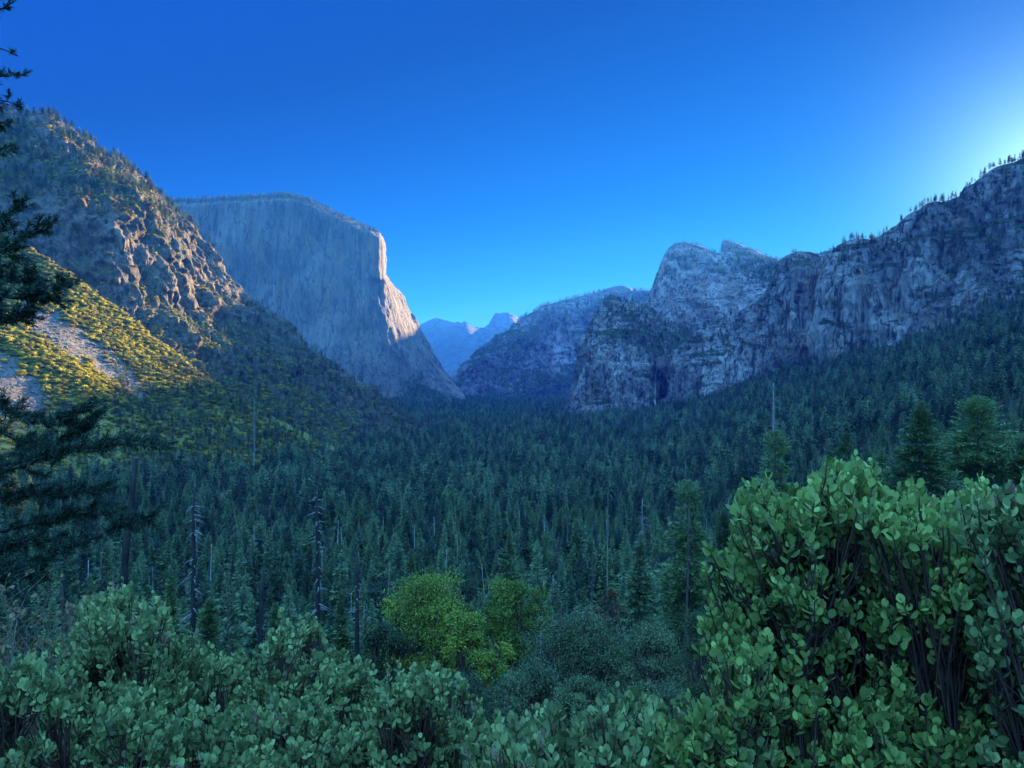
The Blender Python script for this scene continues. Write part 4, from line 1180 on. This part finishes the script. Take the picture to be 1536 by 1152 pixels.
def leaves(mb, base, dr, nrm, ln, wd, tint):
    n = len(base)
    x = unit(np.cross(dr, nrm)); z = np.cross(x, dr)
    V = base[:, None, :] + (_LT[None, :, 0:1] * (wd[:, None, None] * ln[:, None, None])) * x[:, None, :] \
        + (_LT[None, :, 1:2] * ln[:, None, None]) * dr[:, None, :] + (_LT[None, :, 2:3] * ln[:, None, None]) * z[:, None, :]
    o = (np.arange(n) * 11)[:, None, None]
    mb.add(V.reshape(-1, 3), (_LF3[None] + o).reshape(-1, 3), (_LF4[None] + o).reshape(-1, 4), tint=np.repeat(tint, 11))

def manzanita(label, top, bottom, d0, d1, n, leaf, roots, seed, mat=None, holes=(), nodes=14, per=(8, 13), upright=0.75, yellow=0.0):
    g = np.random.default_rng(seed)
    top = np.array(top, float)
    # upright leafy clusters with dark gaps between them
    pts, ncl = [], max(10, n // 15)
    while len(pts) < n:
        px = g.uniform(top[0, 0], top[-1, 0])
        d = d0 + (d1 - d0) * g.uniform()
        tp = np.interp(px, top[:, 0], top[:, 1]) + leaf * F / d * 1.8 + abs(g.normal(0, 12))
        py = tp + (bottom - tp) * g.uniform() ** 1.15
        if g.uniform() < 0.10:
            py = tp - g.uniform(8, 30)
        px += g.normal(0, 8)
        if any(((px - hx) / rx) ** 2 + ((py - hy) / ry) ** 2 < 1 and g.uniform() < pr for hx, hy, rx, ry, pr in holes):
            continue
        c0 = P(px, py, d)
        m = int(g.integers(8, 22))
        q = c0 + g.normal(0, 1, (m, 3)) * np.array([1.35, 1.35, 1.5]) * leaf
        lim = np.interp(CX + F * q[:, 0] / q[:, 1], top[:, 0], top[:, 1]) - 26
        ok = (CY - F * q[:, 2] / q[:, 1]) > lim
        pts += list(q[ok])
    pts = pts[:n]
    pts = np.array(pts)
    root = P(*roots[0]) if len(roots[0]) == 3 else None
    root[2] = gz(roots[0][0], roots[0][2])
    e = empty('manzanita_bush', root)
    tag(e, label, 'bush')
    # branch nodes: a few rounds of k-means on the shoots
    cen = pts[g.choice(n, nodes, replace=False)].copy()
    for _ in range(5):
        k = np.argmin(((pts[:, None] - cen[None]) ** 2).sum(-1), 1)
        for j in range(nodes):
            if (k == j).any():
                cen[j] = pts[k == j].mean(0)
    stems, lv = MB(), MB()
    rts = []
    for r in roots:
        q = P(*r); q[2] = gz(r[0], r[2]); rts.append(q)
    rts = np.array(rts)
    for j in range(nodes):
        r = rts[np.argmin(((rts - cen[j]) ** 2)[:, :2].sum(-1))] + g.normal(0, 0.03, 3)
        c = cen[j] - np.array([0, 0, leaf * 3])
        m_ = r * 0.45 + c * 0.55 + g.normal(0, 0.06, 3) * (1 + d0 * 0.2) + np.array([0, 0, -0.12 * (c[2] - r[2])])
        s = np.linspace(0, 1, 10)[:, None]
        a = (1 - s) ** 2 * r + 2 * s * (1 - s) * m_ + s ** 2 * c + g.normal(0, 0.008, (10, 3))
        stems.tube(a, np.linspace(0.020, 0.007, 10) * (leaf / 0.05) ** 0.5, 7)
        own = np.where(k == j)[0]
        sub = pts[own]
        if len(sub) == 0:
            continue
        nb = max(2, len(sub) // 9)
        hub = sub[g.choice(len(sub), min(nb, len(sub)), replace=False)] * 0.75 + c * 0.25 - np.array([0, 0, leaf * 1.5])
        curves = []
        for h_ in hub:
            i = int(g.integers(5, 9))
            m_ = (a[i] + h_) / 2 + g.normal(0, 0.03, 3) - np.array([0, 0, 0.02])
            s5 = np.linspace(0, 1, 6)[:, None]
            cv = (1 - s5) ** 2 * a[i] + 2 * s5 * (1 - s5) * m_ + s5 ** 2 * h_
            curves.append(cv)
            stems.tube(cv, np.linspace(0.0075, 0.004, 6) * (leaf / 0.05) ** 0.5, 5)
        hk = np.argmin(((sub[:, None] - hub[None]) ** 2).sum(-1), 1)
        for q, hi in zip(sub, hk):
            f_ = g.uniform(1.2, 5.0); i0 = min(int(f_), 4)
            hh = curves[hi][i0] * (1 - f_ + i0) + curves[hi][i0 + 1] * (f_ - i0)
            out = unit(q - (cen.mean(0) - np.array([0, 0, 0.4])))
            ax = unit(np.array([0, 0, upright]) + out * 0.55 + g.normal(0, 0.28, 3))
            ln = leaf * g.uniform(1.6, 2.9)
            b0 = q - ax * ln * 0.7
            m_ = (hh + b0) / 2 - np.array([0, 0, 0.03]) + g.normal(0, 0.012, 3)
            stems.tube([hh, m_, b0, b0 + ax * ln], [0.0040, 0.0034, 0.0028, 0.0015], 4)
            nl = int(g.integers(*per))
            s = np.linspace(0.12, 1.0, nl)
            ph = np.arange(nl) * 2.4 + g.uniform(0, 6.28)
            ref = unit(np.cross(ax, np.array([0.3, 0.9, 0.1])))
            r2 = np.cross(ax, ref)
            rad = ref[None] * np.cos(ph)[:, None] + r2[None] * np.sin(ph)[:, None]
            op = np.interp(s, [0, 1], [1.15, 0.35]) + g.normal(0, 0.16, nl)
            dr = unit(ax[None] * np.cos(op)[:, None] + rad * np.sin(op)[:, None] + np.array([0, 0, 0.18]) + g.normal(0, 0.12, (nl, 3)))
            nr = unit(np.cross(dr, np.cross(rad, dr)) + g.normal(0, 0.35, (nl, 3)))
            bs = b0[None] + ax[None] * (ln * s)[:, None] + dr * leaf * 0.12
            tn = np.clip(0.45 + 0.22 * g.normal(size=nl) + 0.12 * g.normal() + 0.25 * (s - 0.6), 0, 0.95)
            if g.uniform() < 0.02 + yellow:
                tn = np.where(g.uniform(size=nl) < 0.35, 1.0, tn)
            lv.add if False else leaves(lv, bs, dr, nr, leaf * g.uniform(0.6, 1.25, nl) * np.interp(s, [0, .5, 1], [.9, 1.05, .72]), g.uniform(0.70, 1.05, nl), tn)
    off = -root
    for part, mbb, mt in (('stems', stems, M_manzbark), ('foliage', lv, mat or M_manz)):
        V = np.vstack(mbb.v) + off
        link(part, make_mesh(part, V, mbb.f, [mt], part == 'foliage', {'tint': np.concatenate(mbb.t)}), e)
    return e

# the large bush on the right, its neighbours, then the hedge along the bottom
manzanita('large tall manzanita with dark stems showing, right of centre', [(1098, 850), (1104, 800), (1110, 765), (1120, 770), (1130, 742), (1150, 755), (1172, 785), (1195, 762), (1212, 770), (1226, 733), (1246, 722), (1264, 738), (1280, 716), (1300, 722), (1318, 728), (1332, 775), (1352, 775), (1375, 800)], 1180, 2.45, 3.5, 3100, 0.037, [(1185, 1200, 2.9), (1260, 1200, 3.1), (1225, 1200, 2.75)], 201, M_manz2, [(1200, 985, 40, 40, 0.4)], 18)
manzanita('manzanita with upright sprays, right of the large tall one', [(1330, 790), (1350, 765), (1368, 750), (1392, 768), (1412, 782), (1436, 770), (1455, 748), (1475, 752), (1490, 775), (1510, 800)], 1180, 2.3, 3.3, 2000, 0.036, [(1430, 1200, 2.4), (1400, 1200, 2.2)], 202, M_manz2, [], 14, yellow=0.02)
manzanita('manzanita running out of the right edge of the view', [(1484, 770), (1498, 738), (1520, 734), (1545, 728), (1600, 745), (1700, 760)], 1180, 2.1, 3.0, 1700, 0.035, [(1560, 1200, 2.1), (1640, 1200, 2.1)], 203, M_manz, [], 12)
manzanita('low manzanita skirt at the foot of the large tall one', [(1000, 1090), (1020, 1065), (1045, 1035), (1070, 1010), (1098, 985), (1130, 975), (1180, 1030), (1250, 1060), (1330, 1050), (1420, 1050)], 1180, 2.3, 3.2, 1300, 0.036, [(1060, 1250, 2.5), (1200, 1250, 2.2)], 204, M_manz2, [], 12)
manzanita('near manzanita sprigs along the bottom edge, right of the middle', [(735, 1120), (760, 1090), (800, 1105), (850, 1070), (875, 1078), (910, 1085), (942, 1040), (962, 1070), (1000, 1085), (1060, 1075), (1120, 1090)], 1190, 2.3, 3.2, 950, 0.036, [(860, 1250, 2.4), (1000, 1250, 2.3)], 205, M_manz, [], 12, yellow=0.03)
manzanita('dense rounded manzanita in the bottom middle', [(520, 1060), (550, 1025), (580, 1010), (600, 1012), (640, 1020), (672, 1040), (684, 1030), (702, 1060), (725, 1065), (745, 1100), (775, 1120)], 1190, 3.0, 4.3, 1100, 0.036, [(640, 1250, 3.8), (700, 1250, 3.6)], 206, M_manz, [], 13)
manzanita('manzanita with a raised leafy head left of the middle', [(330, 1010), (370, 1000), (395, 985), (405, 955), (425, 945), (455, 948), (480, 965), (500, 990), (530, 1010), (570, 1040)], 1190, 3.6, 4.9, 1500, 0.036, [(430, 1250, 4.3), (480, 1250, 4.2)], 207, M_manz, [], 15)
manzanita('left manzanita with a round bright crown', [(95, 985), (115, 950), (130, 920), (160, 905), (190, 903), (215, 915), (240, 925), (255, 950), (290, 970), (330, 990), (380, 1010)], 1190, 3.6, 5.0, 1600, 0.036, [(190, 1250, 4.4), (260, 1250, 4.4)], 208, M_manz, [], 15, yellow=0.03)
manzanita('manzanita filling the bottom left corner', [(-90, 1020), (-40, 1005), (0, 1000), (40, 1010), (90, 1000), (140, 1030), (200, 1050), (260, 1060)], 1190, 3.0, 4.0, 1100, 0.036, [(20, 1250, 3.6), (130, 1250, 3.6)], 209, M_manz, [(80, 1080, 40, 25, 0.8)], 13)
manzanita('lowest manzanita along the bottom edge, left of the middle', [(190, 1090), (240, 1075), (300, 1060), (360, 1065), (420, 1060), (480, 1075), (540, 1080), (600, 1095)], 1200, 2.9, 3.8, 1100, 0.036, [(320, 1250, 3.4), (460, 1250, 3.4)], 210, M_manz, [], 13)

# ------------------------------------------------------------------ dry brush at the left edge
def dry_brush():
    g = np.random.default_rng(88)
    root = P(30, 1100, 5.6); root[2] = gz(30, 5.6)
    e = empty('dry_bush', root)
    tag(e, 'tangle of pale dry twigs with a few brown leaves at the left edge', 'bush')
    st, lv = MB(), MB()
    for k in range(130):
        b = P(g.uniform(-40, 120), 1060, 5.6 + g.normal(0, 0.35)); b[2] = gz(30, 5.6) + g.uniform(0, 0.5)
        tpx = g.uniform(-70, 145)
        tp = P(tpx, g.uniform(878, 1010) + max(0, tpx - 90) * 0.8, 5.5 + g.normal(0, 0.4))
        m_ = b * 0.4 + tp * 0.6 + g.normal(0, 0.30, 3)
        s = np.linspace(0, 1, 8)[:, None]
        a = (1 - s) ** 2 * b + 2 * s * (1 - s) * m_ + s ** 2 * tp + np.cumsum(g.normal(0, 0.014, (8, 3)), 0)
        st.tube(a - root, np.linspace(0.007, 0.0018, 8), 4, tint=g.uniform())
        for _ in range(4):
            i = int(g.integers(3, 8))
            w = unit(g.normal(0, 1, 3) + np.array([0, 0, 0.3])) * g.uniform(0.06, 0.28)
            st.tube([a[i] - root, a[i] + w * 0.6 - root, a[i] + w - root + g.normal(0, 0.02, 3)], [0.003, 0.0022, 0.001], 3)
            if g.uniform() < 0.9:
                n = int(g.integers(3, 8))
                dr = unit(w[None] + g.normal(0, 0.1, (n, 3)) + np.array([0, 0, -0.12]))
                leaves(lv, np.repeat((a[i] + w - root)[None], n, 0), dr, unit(g.normal(0, 1, (n, 3))), g.uniform(0.03, 0.06, n), g.uniform(0.5, 0.9, n), g.uniform(0.2, 0.95, n))
    link('twigs', st.mesh('twigs', [M_twig]), e)
    link('foliage', lv.mesh('foliage', [M_dry], True), e)
dry_brush()

# ------------------------------------------------------------------ the dark pine whose boughs hang in from the left
def left_pine():
    g = np.random.default_rng(99)
    D0 = 9.5
    x0 = P(-170, 0, D0)[0]
    z0 = gz(-170, D0)
    e = empty('pine_tree', (x0, D0, z0))
    tag(e, 'dark pine whose boughs reach in from the left edge', 'tree')
    org = np.array([x0, D0, z0])
    tr = MB()
    zz = np.linspace(-0.5, 17, 9)
    tr.tube(np.stack([g.normal(0, 0.03, 9), g.normal(0, 0.03, 9), zz], -1), np.linspace(0.30, 0.10, 9), 10)
    link('trunk', tr.mesh('trunk', [M_burnt]), e)
    lists = [([(-10, 330), (20, 316), (36, 302)], .8), ([(-10, 385), (25, 362), (55, 352), (75, 334)], 1.0), ([(-10, 350), (10, 345)], .7),
             ([(-10, 440), (30, 452), (65, 446), (96, 428)], 1.5), ([(-10, 410), (25, 418), (55, 425)], 1.5), ([(-10, 480), (20, 478), (50, 470)], 1.2),
             ([(-10, 600), (40, 628), (90, 632), (128, 612)], 1.0), ([(-10, 700), (50, 682), (100, 665), (138, 632)], 1.2), ([(-10, 712), (60, 690), (130, 672), (190, 660), (228, 668)], 1.4),
             ([(-10, 640), (20, 660), (50, 665)], 1.2), ([(-10, 745), (50, 740), (110, 742), (150, 735)], 1.4), ([(-10, 800), (50, 785), (120, 768), (180, 772), (205, 790)], 1.4),
             ([(-10, 876), (40, 852), (95, 828), (140, 806), (185, 786), (232, 772)], 1.2), ([(-10, 830), (40, 815), (80, 812)], 1.4), ([(-10, 850), (30, 850), (60, 862)], 1.2),
             ([(-10, 20), (14, 8), (30, -4)], .55), ([(-10, 70), (12, 74), (26, 84)], .55), ([(-10, 118), (10, 112), (28, 112)], .55), ([(-10, 150), (10, 150), (30, 160)], .7), ([(-10, 185), (8, 182), (24, 196)], .8), ([(-10, 225), (8, 222), (20, 236)], .8)]
    nd = MB()
    for bi, (pl, dens) in enumerate(lists):
        d = D0 + g.normal(0, 0.5)
        pl = [(-170, pl[0][1] + (25 if pl[0][1] > 250 else -10))] + pl
        q = np.array([P(px, py, D0 if i == 0 else d) for i, (px, py) in enumerate(pl)])
        s = np.linspace(0, 1, 18)
        cu = np.concatenate([[0], np.cumsum(np.linalg.norm(np.diff(q, axis=0), axis=1))]); cu /= cu[-1]
        a = np.stack([np.interp(s, cu, q[:, k]) for k in range(3)], -1)
        for _ in range(2):
            a[1:-1] = 0.5 * a[1:-1] + 0.25 * (a[2:] + a[:-2])
        br = MB()
        small = pl[1][1] < 260
        br.tube(a - org, np.linspace(0.022 if small else 0.042, 0.006, 18), 6)
        total = np.linalg.norm(np.diff(a, axis=0), axis=1).sum()
        tang = unit(np.gradient(a, axis=0))
        n = int(total * (14 if small else 19) * dens)
        for k in range(n):
            u = g.uniform(0.42, 1.0)
            c = np.array([np.interp(u, s, a[:, j]) for j in range(3)])
            tg = np.array([np.interp(u, s, tang[:, j]) for j in range(3)])
            side = unit(np.cross(tg, np.array([0, 0, 1.0])) * g.choice([-1, 1]) + g.normal(0, 0.3, 3))
            ln = g.uniform(0.10, 0.42) * (1.15 - 0.5 * u) * (0.6 if small else 1.0)
            w = unit(tg * 0.75 + side * 0.75 + np.array([0, 0, g.normal(0.10, 0.35)]))
            tw = np.array([c, c + w * ln * 0.55, c + w * ln + np.array([0, 0, 0.05 * ln])])
            br.tube(tw - org, [0.006, 0.004, 0.002], 3)
            nn = int(24 + 150 * ln)
            t_ = g.uniform(0.25, 1.0, nn)
            b = tw[0] + (tw[2] - tw[0]) * t_[:, None]
            dr = unit(w[None] * 0.75 + g.normal(0, 0.55, (nn, 3)))
            sd = unit(np.cross(dr, g.normal(0, 1, (nn, 3))))
            L_ = g.uniform(0.06, 0.12, nn) * (0.8 if small else 1)
            V, f = kites(b - org, dr, sd, L_, 0.0050 + 0.0025 * g.uniform(size=nn), 0.05)
            nd.add(V, f, tint=np.repeat(np.clip(g.normal(0.4, 0.25, nn), 0, 0.95), 4))
        link('bough', br.mesh('bough', [M_burnt]), e)
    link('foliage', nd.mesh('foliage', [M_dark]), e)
left_pine()
# ------------------------------------------------------------------ haze
def build_haze():
    x0, x1, y0, y1, z0, z1 = -30000, 52000, -80, 21000, -330, 1420
    V = [(x, y, z) for z in (z0, z1) for y in (y0, y1) for x in (x0, x1)]
    f = np.array([(0, 2, 3, 1), (4, 5, 7, 6), (0, 1, 5, 4), (2, 6, 7, 3), (0, 4, 6, 2), (1, 3, 7, 5)])
    m = bpy.data.materials.new('morning_haze')
    m.use_nodes = True
    t = m.node_tree
    t.nodes.clear()
    out = t.nodes.new('ShaderNodeOutputMaterial')
    pv = t.nodes.new('ShaderNodeVolumePrincipled')
    pv.inputs['Color'].default_value = HAZE_COLOR
    pv.inputs['Density'].default_value = HAZE_DENSITY
    pv.inputs['Anisotropy'].default_value = 0.25
    t.links.new(pv.outputs[0], out.inputs['Volume'])
    o = link('haze', make_mesh('haze', V, [f], [m]))
    tag(o, 'thin blue morning haze filling the valley', 'haze', kind='stuff')
build_haze()
